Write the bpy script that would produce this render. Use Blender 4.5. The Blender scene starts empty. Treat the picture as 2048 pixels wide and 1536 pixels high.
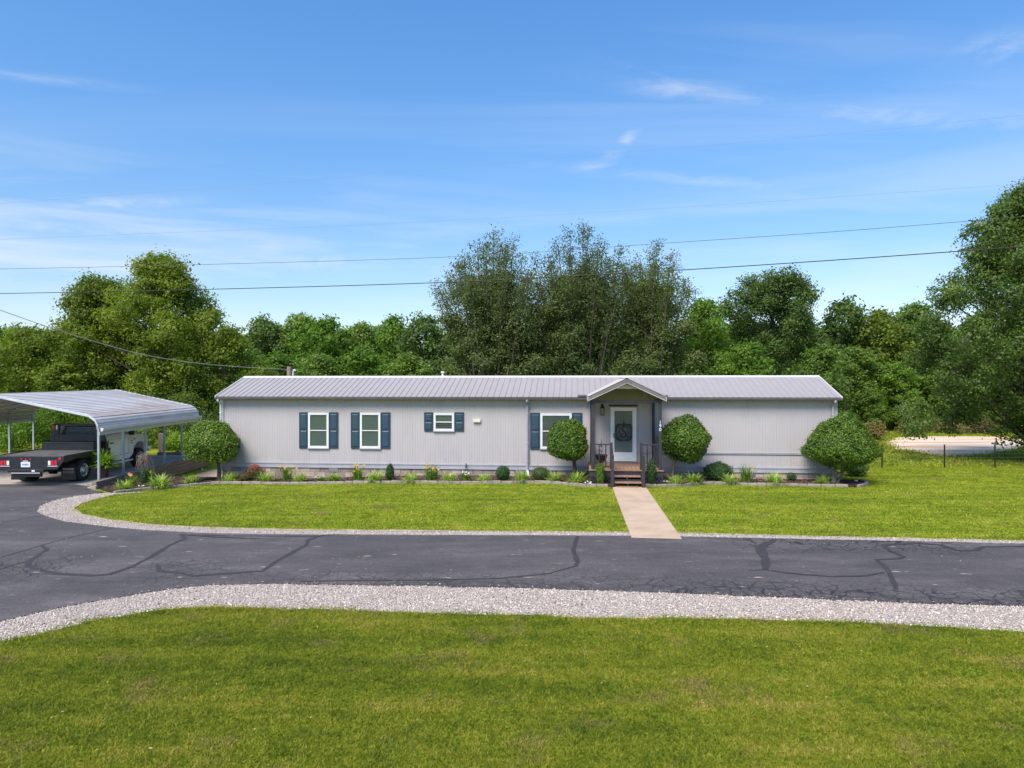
import bpy, bmesh, math, random
import numpy as np
from math import radians as R, sin, cos, tan, atan, pi
from mathutils import Vector, Matrix, Euler, noise as mnoise

random.seed(7); rng = np.random.default_rng(7)
SC = bpy.context.scene
COL = SC.collection

# ------------------------------------------------------------------ camera
F = 1400.0; CX = 1024.0; CY = 768.0; H = 3.45          # focal length and centre in photo pixels, eye height
cam = bpy.data.cameras.new('camera'); camo = bpy.data.objects.new('camera', cam)
COL.objects.link(camo); camo.location = (0, 0, H); camo.rotation_euler = (R(90), 0, 0)
cam.sensor_width = 36.0; cam.lens = 36.0 * F / 2048.0; cam.clip_start = 0.1; cam.clip_end = 2000
SC.camera = camo

# ------------------------------------------------------------------ light and sky
SUN_EL, SUN_AZ = R(52), R(211)       # azimuth measured clockwise from +Y: from behind the camera, to the left
W = bpy.data.worlds.new('World'); SC.world = W; W.use_nodes = True
nt = W.node_tree; nt.nodes.clear()
def N(nt, typ, **kw):
    n = nt.nodes.new(typ)
    for k, v in kw.items():
        if k.startswith('i_'):
            key = k[2:]
            key = int(key) if key.isdigit() else key.replace('_', ' ')
            n.inputs[key].default_value = v
        else: setattr(n, k, v)
    return n
def ramp(nt, stops, src=None, interp='LINEAR'):
    n = nt.nodes.new('ShaderNodeValToRGB'); cr = n.color_ramp; cr.interpolation = interp
    while len(cr.elements) < len(stops): cr.elements.new(0.5)
    for e, (p, c) in zip(cr.elements, stops):
        e.position = p; e.color = (*c, 1) if len(c) == 3 else c
    if src is not None: nt.links.new(src, n.inputs[0])
    return n
def mixc(nt, a, b, f, mode='MIX'):
    n = nt.nodes.new('ShaderNodeMix'); n.data_type = 'RGBA'; n.blend_type = mode
    for s, v in ((n.inputs[0], f), (n.inputs[6], a), (n.inputs[7], b)):
        if isinstance(v, (float, int)): s.default_value = v
        elif isinstance(v, tuple): s.default_value = (*v, 1) if len(v) == 3 else v
        else: nt.links.new(v, s)
    return n.outputs[2]
def mathn(nt, op, a, b=0.0, clamp=False):
    n = nt.nodes.new('ShaderNodeMath'); n.operation = op; n.use_clamp = clamp
    for s, v in ((n.inputs[0], a), (n.inputs[1], b)):
        if isinstance(v, (float, int)): s.default_value = v
        else: nt.links.new(v, s)
    return n.outputs[0]
sky = N(nt, 'ShaderNodeTexSky', sky_type='NISHITA', sun_disc=False, sun_elevation=SUN_EL, sun_rotation=SUN_AZ,
        air_density=1.0, dust_density=0.6, ozone_density=2.0)
tc = N(nt, 'ShaderNodeTexCoord'); sep = N(nt, 'ShaderNodeSeparateXYZ'); nt.links.new(tc.outputs['Generated'], sep.inputs[0])
tint = ramp(nt, [(0.0, (1.30, 1.3, 1.34)), (0.08, (1.25, 1.26, 1.32)), (0.2, (1.0, 1.24, 1.42)), (0.33, (0.90, 1.33, 1.64)), (0.5, (0.80, 1.36, 1.80)), (1.0, (0.80, 1.36, 1.80))], sep.outputs[2])
base = mixc(nt, sky.outputs[0], tint.outputs[0], 1.0, 'MULTIPLY')
# cirrus: project the view direction on a high flat layer and stretch the noise along one direction
zc = mathn(nt, 'MAXIMUM', sep.outputs[2], 0.0); zc = mathn(nt, 'ADD', zc, 0.07)
div = N(nt, 'ShaderNodeVectorMath', operation='DIVIDE'); cz = N(nt, 'ShaderNodeCombineXYZ')
nt.links.new(zc, cz.inputs[0]); nt.links.new(zc, cz.inputs[1]); cz.inputs[2].default_value = 1.0
nt.links.new(tc.outputs['Generated'], div.inputs[0]); nt.links.new(cz.outputs[0], div.inputs[1])
mp = N(nt, 'ShaderNodeMapping'); mp.inputs['Scale'].default_value = (0.22, 0.9, 0.0); mp.inputs['Rotation'].default_value = (0, 0, R(-14))
mp.inputs['Location'].default_value = (3.1, 1.7, 0)
nt.links.new(div.outputs[0], mp.inputs[0])
n1 = N(nt, 'ShaderNodeTexNoise', i_Scale=1.5, i_Detail=8.0, i_Roughness=0.6, i_Distortion=0.7); nt.links.new(mp.outputs[0], n1.inputs['Vector'])
n2 = N(nt, 'ShaderNodeTexNoise', i_Scale=0.35, i_Detail=2.0); nt.links.new(div.outputs[0], n2.inputs['Vector'])
cm = ramp(nt, [(0.50, (0, 0, 0)), (0.80, (1, 1, 1))], n1.outputs[0])
cm2 = ramp(nt, [(0.42, (0, 0, 0)), (0.62, (1, 1, 1))], n2.outputs[0])
low = ramp(nt, [(0.0, (0.55,)*3), (0.08, (0.8,)*3), (0.2, (0.4,)*3), (0.30, (0.30,)*3), (1.0, (0.25,)*3)], sep.outputs[2])
cmask = mathn(nt, 'MULTIPLY', cm.outputs[0], cm2.outputs[0]); cmask = mathn(nt, 'MULTIPLY', cmask, low.outputs[0])
mp3 = N(nt, 'ShaderNodeMapping'); mp3.inputs['Scale'].default_value = (1.6, 1.6, 15.0); mp3.inputs['Location'].default_value = (0.35, 0.2, 1.3); mp3.inputs['Rotation'].default_value = (0, R(-2.5), 0)
nt.links.new(tc.outputs['Generated'], mp3.inputs[0])
n3 = N(nt, 'ShaderNodeTexNoise', i_Scale=1.25, i_Detail=7.0, i_Roughness=0.55, i_Distortion=0.35); nt.links.new(mp3.outputs[0], n3.inputs['Vector'])
band = ramp(nt, [(0.44, (0, 0, 0)), (0.66, (1, 1, 1))], n3.outputs[0])
bl = ramp(nt, [(0.03, (0.1,)*3), (0.10, (0.8,)*3), (0.17, (1,)*3), (0.24, (0.6,)*3), (0.30, (0.0,)*3)], sep.outputs[2])
bx = ramp(nt, [(0.2, (1,)*3), (0.55, (0.5,)*3), (0.8, (0.55,)*3)], mathn(nt, 'ADD', mathn(nt, 'MULTIPLY', sep.outputs[0], 0.5), 0.5))
bm3 = mathn(nt, 'MULTIPLY', mathn(nt, 'MULTIPLY', band.outputs[0], bl.outputs[0]), mathn(nt, 'MULTIPLY', bx.outputs[0], 0.68))
cmask = mathn(nt, 'MAXIMUM', cmask, bm3)
# separate cirrus wisps: centre as azimuth and elevation slopes, half sizes, tilt
yy_ = mathn(nt, 'MAXIMUM', sep.outputs[1], 0.05); az_ = mathn(nt, 'DIVIDE', sep.outputs[0], yy_); el_ = mathn(nt, 'DIVIDE', sep.outputs[2], yy_)
wn = N(nt, 'ShaderNodeTexNoise', i_Scale=9.0, i_Detail=7.0, i_Roughness=0.7, i_Distortion=0.8); wm = N(nt, 'ShaderNodeMapping'); wm.inputs['Scale'].default_value = (1, 1, 3.2); wm.inputs['Rotation'].default_value = (0, R(14), 0)
nt.links.new(tc.outputs['Generated'], wm.inputs[0]); nt.links.new(wm.outputs[0], wn.inputs['Vector']); wr = ramp(nt, [(0.36, (0,)*3), (0.66, (1,)*3)], wn.outputs[0]).outputs[0]
for px_, py_, sx_, sy_, rot_, k_ in ((1245, 290, 34, 13, 42, .62), (1190, 332, 40, 9, 8, .42), (1410, 186, 150, 20, -8, .40), (1330, 160, 90, 12, -18, .22), (1820, 232, 240, 22, -3, .34), (1990, 95, 110, 26, 14, .30), (1420, 362, 260, 12, -5, .26), (90, 158, 140, 9, -6, .28), (190, 412, 140, 13, 3, .55), (230, 462, 260, 13, -4, .55), (500, 520, 420, 18, -2, .42)):
    du = mathn(nt, 'SUBTRACT', az_, (px_-CX)/F); dv = mathn(nt, 'SUBTRACT', el_, (CY-py_)/F); c_, s_ = cos(R(rot_)), sin(R(rot_))
    u_ = mathn(nt, 'MULTIPLY', mathn(nt, 'ADD', mathn(nt, 'MULTIPLY', du, c_), mathn(nt, 'MULTIPLY', dv, s_)), F/sx_)
    v_ = mathn(nt, 'MULTIPLY', mathn(nt, 'SUBTRACT', mathn(nt, 'MULTIPLY', dv, c_), mathn(nt, 'MULTIPLY', du, s_)), F/sy_)
    r2 = mathn(nt, 'ADD', mathn(nt, 'MULTIPLY', u_, u_), mathn(nt, 'MULTIPLY', v_, v_)); e_ = mathn(nt, 'MULTIPLY', mathn(nt, 'EXPONENT', mathn(nt, 'MULTIPLY', r2, -0.8)), k_)
    cmask = mathn(nt, 'MAXIMUM', cmask, mathn(nt, 'MULTIPLY', e_, wr))
skyc = mixc(nt, base, (6.7, 7.05, 7.5), cmask)
bg = N(nt, 'ShaderNodeBackground'); bg.inputs[1].default_value = 0.08
out = N(nt, 'ShaderNodeOutputWorld'); nt.links.new(skyc, bg.inputs[0]); nt.links.new(bg.outputs[0], out.inputs[0])
sun = bpy.data.lights.new('sun', 'SUN'); sun.energy = 3.7; sun.angle = R(34); sun.color = (1.0, 0.91, 0.80)
suno = bpy.data.objects.new('sun', sun); COL.objects.link(suno)
suno.rotation_euler = Vector((sin(SUN_AZ)*cos(SUN_EL), cos(SUN_AZ)*cos(SUN_EL), sin(SUN_EL))).to_track_quat('Z', 'Y').to_euler()
SC.view_settings.view_transform = 'Standard'; SC.view_settings.look = 'None'
SC.view_settings.exposure = 0.75; SC.view_settings.gamma = 1.0; SC.view_settings.use_curve_mapping = False

# ------------------------------------------------------------------ helpers
def ss(a, b, v):
    t = np.clip((np.asarray(v, float) - a) / (b - a), 0, 1); return t * t * (3 - 2 * t)
def gz(x, y):
    """ground height: level by the road, a little lower along the house and lowest at its carport end"""
    s = ss(20.0, 24.6, y)
    left = 0.20 * (1 - ss(-9.0, -2.0, x))
    cut = ss(-15.3, -14.7, x)
    deep = 0.45 * ss(27.4, 30.5, y) * (1 - ss(-12.5, -10.0, x)) * cut
    return -s * ((0.08 * (1 - 0.95*np.exp(-((np.asarray(x, float) - 3.9)/2.3)**2)) + left) * cut + 0.14 * (1 - cut)) - deep
def Gp(px, py, dz=0.0):
    """world point on the ground seen at a photo pixel"""
    z = 0.0
    for _ in range(6):
        w = (H - z) * F / (py - CY); x = (px - CX) / F * w; z = float(gz(x, w))
    return Vector((x, w, z + dz))
def At(px, py, w): return Vector(((px - CX) / F * w, w, H - (py - CY) / F * w))
A = R(5.3); D0 = 26.5
def hx(px, yo=0.0): return (D0 + yo) * tan(atan((px - CX) / F) - A)
def hz(px, py, yo=0.0):
    t = (px - CX) / F; w = (D0 + yo) / (sin(A) * t + cos(A)); return H - (py - CY) * w / F

def tag(o, label=None, cat=None, group=None, kind=None):
    if label: o['label'] = label
    if cat: o['category'] = cat
    if group: o['group'] = group
    if kind: o['kind'] = kind
    return o
def empty(name, loc=(0, 0, 0), rz=0.0, label=None, cat=None, group=None):
    o = bpy.data.objects.new(name, None); COL.objects.link(o); o.location = loc; o.rotation_euler = (0, 0, rz)
    o.empty_display_size = 0.3
    return tag(o, label, cat, group)
def inst(name, me, parent=None, loc=(0, 0, 0), rot=(0, 0, 0), scale=(1, 1, 1)):
    o = bpy.data.objects.new(name, me); COL.objects.link(o); o.location = loc; o.rotation_euler = rot; o.scale = scale
    if parent: o.parent = parent
    return o

class MB:
    def __init__(s): s.v = []; s.f = []
    def quad(s, a, b, c, d):
        i = len(s.v); s.v += [tuple(a), tuple(b), tuple(c), tuple(d)]; s.f.append((i, i+1, i+2, i+3)); return s
    def poly(s, pts):
        i = len(s.v); s.v += [tuple(p) for p in pts]; s.f.append(tuple(range(i, i+len(pts)))); return s
    def box(s, x0, x1, y0, y1, z0, z1, M=None):
        i = len(s.v)
        P = [(x0,y0,z0),(x1,y0,z0),(x1,y1,z0),(x0,y1,z0),(x0,y0,z1),(x1,y0,z1),(x1,y1,z1),(x0,y1,z1)]
        if M is not None: P = [tuple(M @ Vector(p)) for p in P]
        s.v += P
        s.f += [(i,i+3,i+2,i+1),(i+4,i+5,i+6,i+7),(i,i+1,i+5,i+4),(i+1,i+2,i+6,i+5),(i+2,i+3,i+7,i+6),(i+3,i,i+4,i+7)]
        return s
    def bar(s, a, b, w, h):
        a = Vector(a); b = Vector(b); d = b - a; L = d.length
        q = d.to_track_quat('X', 'Z'); M = Matrix.Translation(a) @ q.to_matrix().to_4x4()
        return s.box(0, L, -w/2, w/2, -h/2, h/2, M)
    def tube(s, pts, rad, n=6, cap=True):
        pts = [Vector(p) for p in pts]
        if not hasattr(rad, '__len__'): rad = [rad] * len(pts)
        i0 = len(s.v); up = None
        for k, p in enumerate(pts):
            t = (pts[min(k+1, len(pts)-1)] - pts[max(k-1, 0)])
            if t.length < 1e-9: t = Vector((0, 0, 1))
            t.normalize()
            if up is None:
                up = Vector((0, 0, 1)) if abs(t.z) < 0.9 else Vector((1, 0, 0))
            a = t.cross(up)
            if a.length < 1e-4: a = t.cross(Vector((0.3, 1, 0.2)))
            a.normalize(); b = a.cross(t).normalized(); up = b
            for j in range(n):
                an = 2 * pi * j / n; s.v.append(tuple(p + (a * cos(an) + b * sin(an)) * rad[k]))
        for k in range(len(pts) - 1):
            for j in range(n):
                s.f.append((i0+k*n+j, i0+k*n+(j+1)%n, i0+(k+1)*n+(j+1)%n, i0+(k+1)*n+j))
        if cap:
            s.f.append(tuple(i0+j for j in range(n))[::-1]); s.f.append(tuple(i0+(len(pts)-1)*n+j for j in range(n)))
        return s
    def lathe(s, prof, c=(0, 0, 0), n=20, axis='Z', M=None):
        i0 = len(s.v)
        for r, z in prof:
            for j in range(n):
                an = 2*pi*j/n
                p = {'Z': (r*cos(an), r*sin(an), z), 'X': (z, r*cos(an), r*sin(an)), 'Y': (r*sin(an), z, r*cos(an))}[axis]
                p = Vector(p) + Vector(c)
                s.v.append(tuple(M @ p if M is not None else p))
        for k in range(len(prof)-1):
            for j in range(n):
                s.f.append((i0+k*n+j, i0+k*n+(j+1)%n, i0+(k+1)*n+(j+1)%n, i0+(k+1)*n+j))
        return s
    def prism(s, pts, t0, t1, axis='X', taper=None):
        """extrude 2D polygon (a,b) along axis; X: (y,z); Y: (x,z); Z: (x,y)"""
        def mk(p, t): return {'X': (t, p[0], p[1]), 'Y': (p[0], t, p[1]), 'Z': (p[0], p[1], t)}[axis]
        n = len(pts); i = len(s.v)
        s.v += [mk(p, t0) for p in pts] + [mk(p, t1) for p in pts]
        s.f.append(tuple(range(i, i+n))); s.f.append(tuple(range(i+n, i+2*n))[::-1])
        for k in range(n): s.f.append((i+k, i+(k+1)%n, i+n+(k+1)%n, i+n+k)[::-1])
        return s
    def mesh(s, name, m, smooth=False):
        me = bpy.data.meshes.new(name); me.from_pydata(s.v, [], s.f)
        me.materials.append(m)
        bm = bmesh.new(); bm.from_mesh(me); bmesh.ops.recalc_face_normals(bm, faces=bm.faces); bm.to_mesh(me); bm.free()
        if smooth:
            me.polygons.foreach_set('use_smooth', [True]*len(me.polygons))
            try: me.set_sharp_from_angle(angle=R(38))
            except Exception: pass
        me.update(); return me
    def build(s, name, m, parent=None, smooth=False, bevel=0.0, label=None, kind=None):
        o = inst(name, s.mesh(name, m, smooth), parent)
        if bevel:
            b = o.modifiers.new('bevel', 'BEVEL'); b.width = bevel; b.segments = 2; b.limit_method = 'ANGLE'
        if label: o['label'] = label
        if kind: o['kind'] = kind
        return o
def B(x0, x1, y0, y1, z0, z1): return MB().box(x0, x1, y0, y1, z0, z1)

# ------------------------------------------------------------------ materials
def newmat(name):
    m = bpy.data.materials.new(name); m.use_nodes = True; t = m.node_tree
    return m, t, t.nodes['Principled BSDF']
def mat(name, c1, c2=None, scale=3.0, rough=0.6, metal=0.0, bump=0.0, bscale=60.0, stretch=(1, 1, 1), world=False, spec=0.5, lo=0.35, hi=0.65, c3=None, s3=1.0, coat=0.0):
    m, t, b = newmat(name)
    b.inputs['Roughness'].default_value = rough; b.inputs['Metallic'].default_value = metal
    b.inputs['Specular IOR Level'].default_value = spec; b.inputs['Base Color'].default_value = (*c1, 1)
    b.inputs['Coat Weight'].default_value = coat
    if c2 is None and not bump: return m
    if world: src = N(t, 'ShaderNodeNewGeometry').outputs['Position']
    else: src = N(t, 'ShaderNodeTexCoord').outputs['Object']
    mp = N(t, 'ShaderNodeMapping'); mp.inputs['Scale'].default_value = stretch; t.links.new(src, mp.inputs[0])
    if c2 is not None:
        n = N(t, 'ShaderNodeTexNoise', i_Scale=scale, i_Detail=5.0, i_Roughness=0.6); t.links.new(mp.outputs[0], n.inputs['Vector'])
        c = ramp(t, [(lo, c1), (hi, c2)], n.outputs[0]).outputs[0]
        if c3 is not None:
            n3 = N(t, 'ShaderNodeTexNoise', i_Scale=s3, i_Detail=6.0, i_Roughness=0.65); t.links.new(mp.outputs[0], n3.inputs['Vector'])
            f = ramp(t, [(0.54, (0, 0, 0)), (0.72, (1, 1, 1))], n3.outputs[0]).outputs[0]
            c = mixc(t, c, c3, f)
        t.links.new(c, b.inputs['Base Color'])
    if bump:
        n = N(t, 'ShaderNodeTexNoise', i_Scale=bscale, i_Detail=4.0); t.links.new(mp.outputs[0], n.inputs['Vector'])
        bp = N(t, 'ShaderNodeBump', i_Strength=bump, i_Distance=0.02); t.links.new(n.outputs[0], bp.inputs['Height'])
        t.links.new(bp.outputs[0], b.inputs['Normal'])
    return m
def leafmat(name, stops, trans=0.35, rough=0.55, nscale=0.6, blotch=None):
    m, t, b = newmat(name)
    at = N(t, 'ShaderNodeAttribute', attribute_name='tint')
    pos = N(t, 'ShaderNodeTexCoord').outputs['Object']
    n = N(t, 'ShaderNodeTexNoise', i_Scale=nscale, i_Detail=3.0); t.links.new(pos, n.inputs['Vector'])
    f = mathn(t, 'ADD', mathn(t, 'MULTIPLY', at.outputs['Fac'], 0.62), mathn(t, 'MULTIPLY', n.outputs[0], 0.5))
    f = mathn(t, 'SUBTRACT', f, 0.06)
    oi = N(t, 'ShaderNodeObjectInfo')
    f = mathn(t, 'ADD', f, mathn(t, 'MULTIPLY', mathn(t, 'SUBTRACT', oi.outputs['Random'], 0.5), 0.22))
    c = ramp(t, stops, f).outputs[0]
    t.links.new(c, b.inputs['Base Color']); b.inputs['Roughness'].default_value = rough; b.inputs['Specular IOR Level'].default_value = 0.25
    tr = N(t, 'ShaderNodeBsdfTranslucent'); tc_ = mixc(t, c, (1.5, 1.7, 0.6), 1.0, 'MULTIPLY'); t.links.new(tc_, tr.inputs[0])
    mx = N(t, 'ShaderNodeMixShader', i_0=trans)
    t.links.new(b.outputs[0], mx.inputs[1]); t.links.new(tr.outputs[0], mx.inputs[2])
    t.links.new(mx.outputs[0], t.nodes['Material Output'].inputs[0])
    return m

M = {}
M['siding'] = mat('siding_paint', (0.395, 0.362, 0.366), (0.435, 0.402, 0.406), 0.5, 0.5, bump=0.05, bscale=20, stretch=(1, 1, .35), c3=(0.36, 0.335, 0.345), s3=0.5)
M['trimgrey'] = mat('grey_trim', (0.30, 0.30, 0.335), (0.36, 0.355, 0.385), 2, 0.45)
M['fascia'] = mat('mauve_fascia', (0.125, 0.110, 0.115), (0.16, 0.142, 0.148), 3, 0.5)
M['roof'] = mat('roof_metal', (0.30, 0.272, 0.268), (0.34, 0.312, 0.307), 0.7, 0.55, metal=0.05, c3=(0.34, 0.32, 0.325), s3=0.9)
M['rib'] = mat('roof_rib', (0.33, 0.33, 0.35), None, 1, 0.45)
M['white'] = mat('white_vinyl', (0.62, 0.61, 0.61), (0.68, 0.67, 0.67), 4, 0.4)
M['offwhite'] = mat('off_white_metal', (0.62, 0.60, 0.60), (0.70, 0.68, 0.68), 3, 0.45)
M['shutter'] = mat('shutter_blue', (0.014, 0.032, 0.052), (0.020, 0.042, 0.064), 5, 0.45)
M['palegrey'] = mat('pale_grey_trim', (0.36, 0.34, 0.33), (0.42, 0.40, 0.39), 3, 0.5)
M['shutpanel'] = mat('shutter_panel_blue', (0.020, 0.050, 0.078), (0.026, 0.060, 0.090), 5, 0.4)
M['charcoal'] = mat('charcoal_paint', (0.022, 0.020, 0.026), (0.034, 0.031, 0.038), 6, 0.55)
M['black'] = mat('black_paint', (0.012, 0.012, 0.014), (0.02, 0.02, 0.023), 5, 0.35)
M['bedblack'] = mat('black_steel', (0.010, 0.012, 0.018), (0.018, 0.020, 0.026), 4, 0.4)
M['deckplate'] = mat('deck_plate', (0.07, 0.07, 0.075), (0.15, 0.145, 0.145), 2.5, 0.45, bump=0.1, bscale=90)
M['iron'] = mat('black_iron', (0.012, 0.011, 0.012), (0.02, 0.018, 0.02), 8, 0.5)
M['block'] = mat('concrete_block', (0.30, 0.235, 0.20), (0.44, 0.36, 0.31), 1.6, 0.9, world=True, bump=0.3, bscale=50, c3=(0.24, 0.175, 0.15), s3=2)
M['mortar'] = mat('mortar', (0.20, 0.175, 0.16), (0.26, 0.23, 0.21), 3, 0.95, bump=0.2)
M['concrete'] = mat('pale_concrete', (0.41, 0.295, 0.20), (0.50, 0.37, 0.26), 1.2, 0.9, bump=0.15, bscale=70, c3=(0.36, 0.255, 0.175), s3=1.1)
M['slab'] = mat('slab_concrete', (0.30, 0.26, 0.23), (0.40, 0.35, 0.31), 0.8, 0.85, bump=0.1, bscale=60, c3=(0.19, 0.15, 0.13), s3=0.5)
M['deck'] = mat('deck_wood', (0.20, 0.115, 0.085), (0.30, 0.17, 0.12), 3, 0.75, stretch=(6, 1, 1), bump=0.2, bscale=30, c3=(0.34, 0.22, 0.14), s3=1.5)
M['timber'] = mat('weathered_timber', (0.14, 0.098, 0.078), (0.25, 0.18, 0.145), 2.0, 0.9, stretch=(3, 0.6, 8), bump=0.4, bscale=18, c3=(0.20, 0.15, 0.12), s3=1.3)
M['stone'] = mat('edging_stone', (0.22, 0.18, 0.15), (0.33, 0.28, 0.23), 3, 0.95, world=True, bump=0.4, bscale=30)
M['mulch'] = mat('dark_mulch', (0.028, 0.017, 0.014), (0.075, 0.04, 0.032), 9, 0.95, bump=0.8, bscale=40)
M['galv'] = mat('galvanised_tube', (0.30, 0.345, 0.39), (0.38, 0.42, 0.46), 3, 0.45, metal=0.2)
M['whitegalv'] = mat('white_galvanised', (0.52, 0.53, 0.57), (0.62, 0.63, 0.66), 3, 0.4, metal=0.15)
M['bark'] = mat('bark', (0.06, 0.046, 0.036), (0.12, 0.095, 0.078), 4, 0.95, stretch=(4, 4, 1), bump=0.6, bscale=16)
M['bushbark'] = mat('pale_bark', (0.13, 0.105, 0.09), (0.22, 0.18, 0.155), 6, 0.95, bump=0.5, bscale=20)
M['truckwhite'] = mat('white_car_paint', (0.80, 0.79, 0.79), (0.82, 0.81, 0.81), 2, 0.28, coat=0.5)
M['chrome'] = mat('chrome', (0.85, 0.85, 0.87), None, 1, 0.22, metal=0.75)
M['tyre'] = mat('tyre_rubber', (0.018, 0.018, 0.018), (0.028, 0.027, 0.026), 10, 0.85)
M['redlens'] = mat('red_lens', (0.55, 0.01, 0.03), None, 1, 0.25, spec=0.6)
M['clearlens'] = mat('clear_lens', (0.72, 0.70, 0.60), None, 1, 0.25, spec=0.6)
M['plate'] = mat('plate_white', (0.62, 0.68, 0.78), None, 1, 0.4)
M['platetext'] = mat('plate_print', (0.05, 0.07, 0.22), None, 1, 0.4)
M['flaptext'] = mat('flap_print', (0.45, 0.42, 0.38), None, 1, 0.5)
M['pot'] = mat('brown_pot', (0.07, 0.035, 0.028), (0.11, 0.055, 0.042), 6, 0.6)
M['wire'] = mat('cable_jacket', (0.015, 0.015, 0.017), None, 1, 0.6)
M['wirealu'] = mat('bare_cable', (0.25, 0.24, 0.23), None, 1, 0.5)
M['wiremid'] = mat('thin_cable', (0.05, 0.05, 0.06), None, 1, 0.5)
M['pole'] = mat('pole_wood', (0.17, 0.13, 0.10), (0.26, 0.21, 0.17), 6, 0.95, stretch=(5, 5, 0.6), bump=0.4, bscale=20)
M['olive'] = mat('ceiling_green_bounce', (0.24, 0.235, 0.15), (0.28, 0.27, 0.18), 3, 0.6)  # olive tint paints in green light bounced up under the porch roof
M['shade'] = mat('window_tone_backing', (0.40, 0.50, 0.42), (0.46, 0.58, 0.48), 1.5, 0.8)  # green tint paints in the lawn reflected in the glass
M['shadeglow'] = mat('door_shade', (0.42, 0.41, 0.38), (0.46, 0.45, 0.42), 1.0, 0.8)
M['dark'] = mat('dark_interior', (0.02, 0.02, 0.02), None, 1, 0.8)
M['slat'] = mat('blind_slat', (0.62, 0.68, 0.64), None, 1, 0.6)
M['lampglass'] = mat('lantern_glass', (0.42, 0.36, 0.20), None, 1, 0.3)
M['red'] = mat('red_petals', (0.36, 0.03, 0.03), (0.26, 0.025, 0.03), 20, 0.6)
M['yellow'] = mat('yellow_petals', (0.62, 0.34, 0.03), (0.68, 0.46, 0.06), 20, 0.6)
M['orange'] = mat('orange_petals', (0.70, 0.20, 0.07), (0.75, 0.28, 0.10), 20, 0.6)
M['whitepetal'] = mat('white_petals', (0.8, 0.8, 0.74), None, 1, 0.6)
M['twig'] = mat('dry_twig', (0.16, 0.105, 0.08), (0.22, 0.15, 0.11), 10, 0.9)
M['doorwhite_lifted'] = mat('white_door_shade_lift', (0.80, 0.80, 0.79), (0.84, 0.84, 0.83), 4, 0.4)  # brighter copy of the trim white, lifted to offset the porch shade
M['digit'] = mat('white_digit', (0.8, 0.8, 0.8), None, 1, 0.4)
M['capred'] = mat('vent_boot', (0.14, 0.05, 0.045), None, 1, 0.6)
M['fencepost'] = mat('black_steel_post', (0.012, 0.012, 0.012), (0.025, 0.018, 0.016), 8, 0.6)
M['fencewire'] = mat('fence_wire', (0.20, 0.19, 0.18), None, 1, 0.5)
M['seal'] = mat('tar_sealant', (0.028, 0.024, 0.025), (0.042, 0.036, 0.036), 3, 0.75, world=True, bump=0.1, bscale=30)

_t = M['block'].node_tree; _b = _t.nodes['Principled BSDF']; _src = _b.inputs['Base Color'].links[0].from_socket
_oi = N(_t, 'ShaderNodeObjectInfo'); _v = ramp(_t, [(0.0, (0.62, 0.60, 0.60)), (0.5, (0.95, 0.92, 0.92)), (1.0, (1.22, 1.16, 1.12))], _oi.outputs['Random']).outputs[0]
_t.links.new(mixc(_t, _src, _v, 1.0, 'MULTIPLY'), _b.inputs['Base Color'])
def glass(name, col, w):
    m, t, b = newmat(name)
    b.inputs['Base Color'].default_value = (*col, 1); b.inputs['Roughness'].default_value = 0.05
    b.inputs['Specular IOR Level'].default_value = 0.8
    tr = N(t, 'ShaderNodeBsdfTransparent'); tr.inputs[0].default_value = (0.86, 0.9, 0.88, 1)
    mx = N(t, 'ShaderNodeMixShader', i_0=w)
    t.links.new(tr.outputs[0], mx.inputs[1]); t.links.new(b.outputs[0], mx.inputs[2])
    t.links.new(mx.outputs[0], t.nodes['Material Output'].inputs[0]); return m
M['pane'] = glass('window_glass', (0.05, 0.06, 0.055), 0.35)
M['doorglass'] = glass('door_glass', (0.06, 0.06, 0.055), 0.10)
M['carglass'] = glass('car_glass', (0.01, 0.012, 0.012), 0.8)

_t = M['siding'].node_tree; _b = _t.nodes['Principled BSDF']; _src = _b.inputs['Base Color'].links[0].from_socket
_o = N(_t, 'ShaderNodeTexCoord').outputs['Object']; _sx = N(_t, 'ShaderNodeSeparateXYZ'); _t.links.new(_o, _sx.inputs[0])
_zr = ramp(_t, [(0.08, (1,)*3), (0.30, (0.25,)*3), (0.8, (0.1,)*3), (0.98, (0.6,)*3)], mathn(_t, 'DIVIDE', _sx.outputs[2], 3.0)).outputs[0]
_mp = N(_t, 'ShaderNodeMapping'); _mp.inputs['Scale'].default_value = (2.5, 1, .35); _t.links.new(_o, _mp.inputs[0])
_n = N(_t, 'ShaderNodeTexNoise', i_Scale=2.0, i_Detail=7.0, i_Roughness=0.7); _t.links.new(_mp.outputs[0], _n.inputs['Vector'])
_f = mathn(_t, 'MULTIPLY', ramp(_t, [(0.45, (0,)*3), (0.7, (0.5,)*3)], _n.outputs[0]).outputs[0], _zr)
_t.links.new(mixc(_t, _src, (0.27, 0.245, 0.235), _f), _b.inputs['Base Color'])
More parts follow.
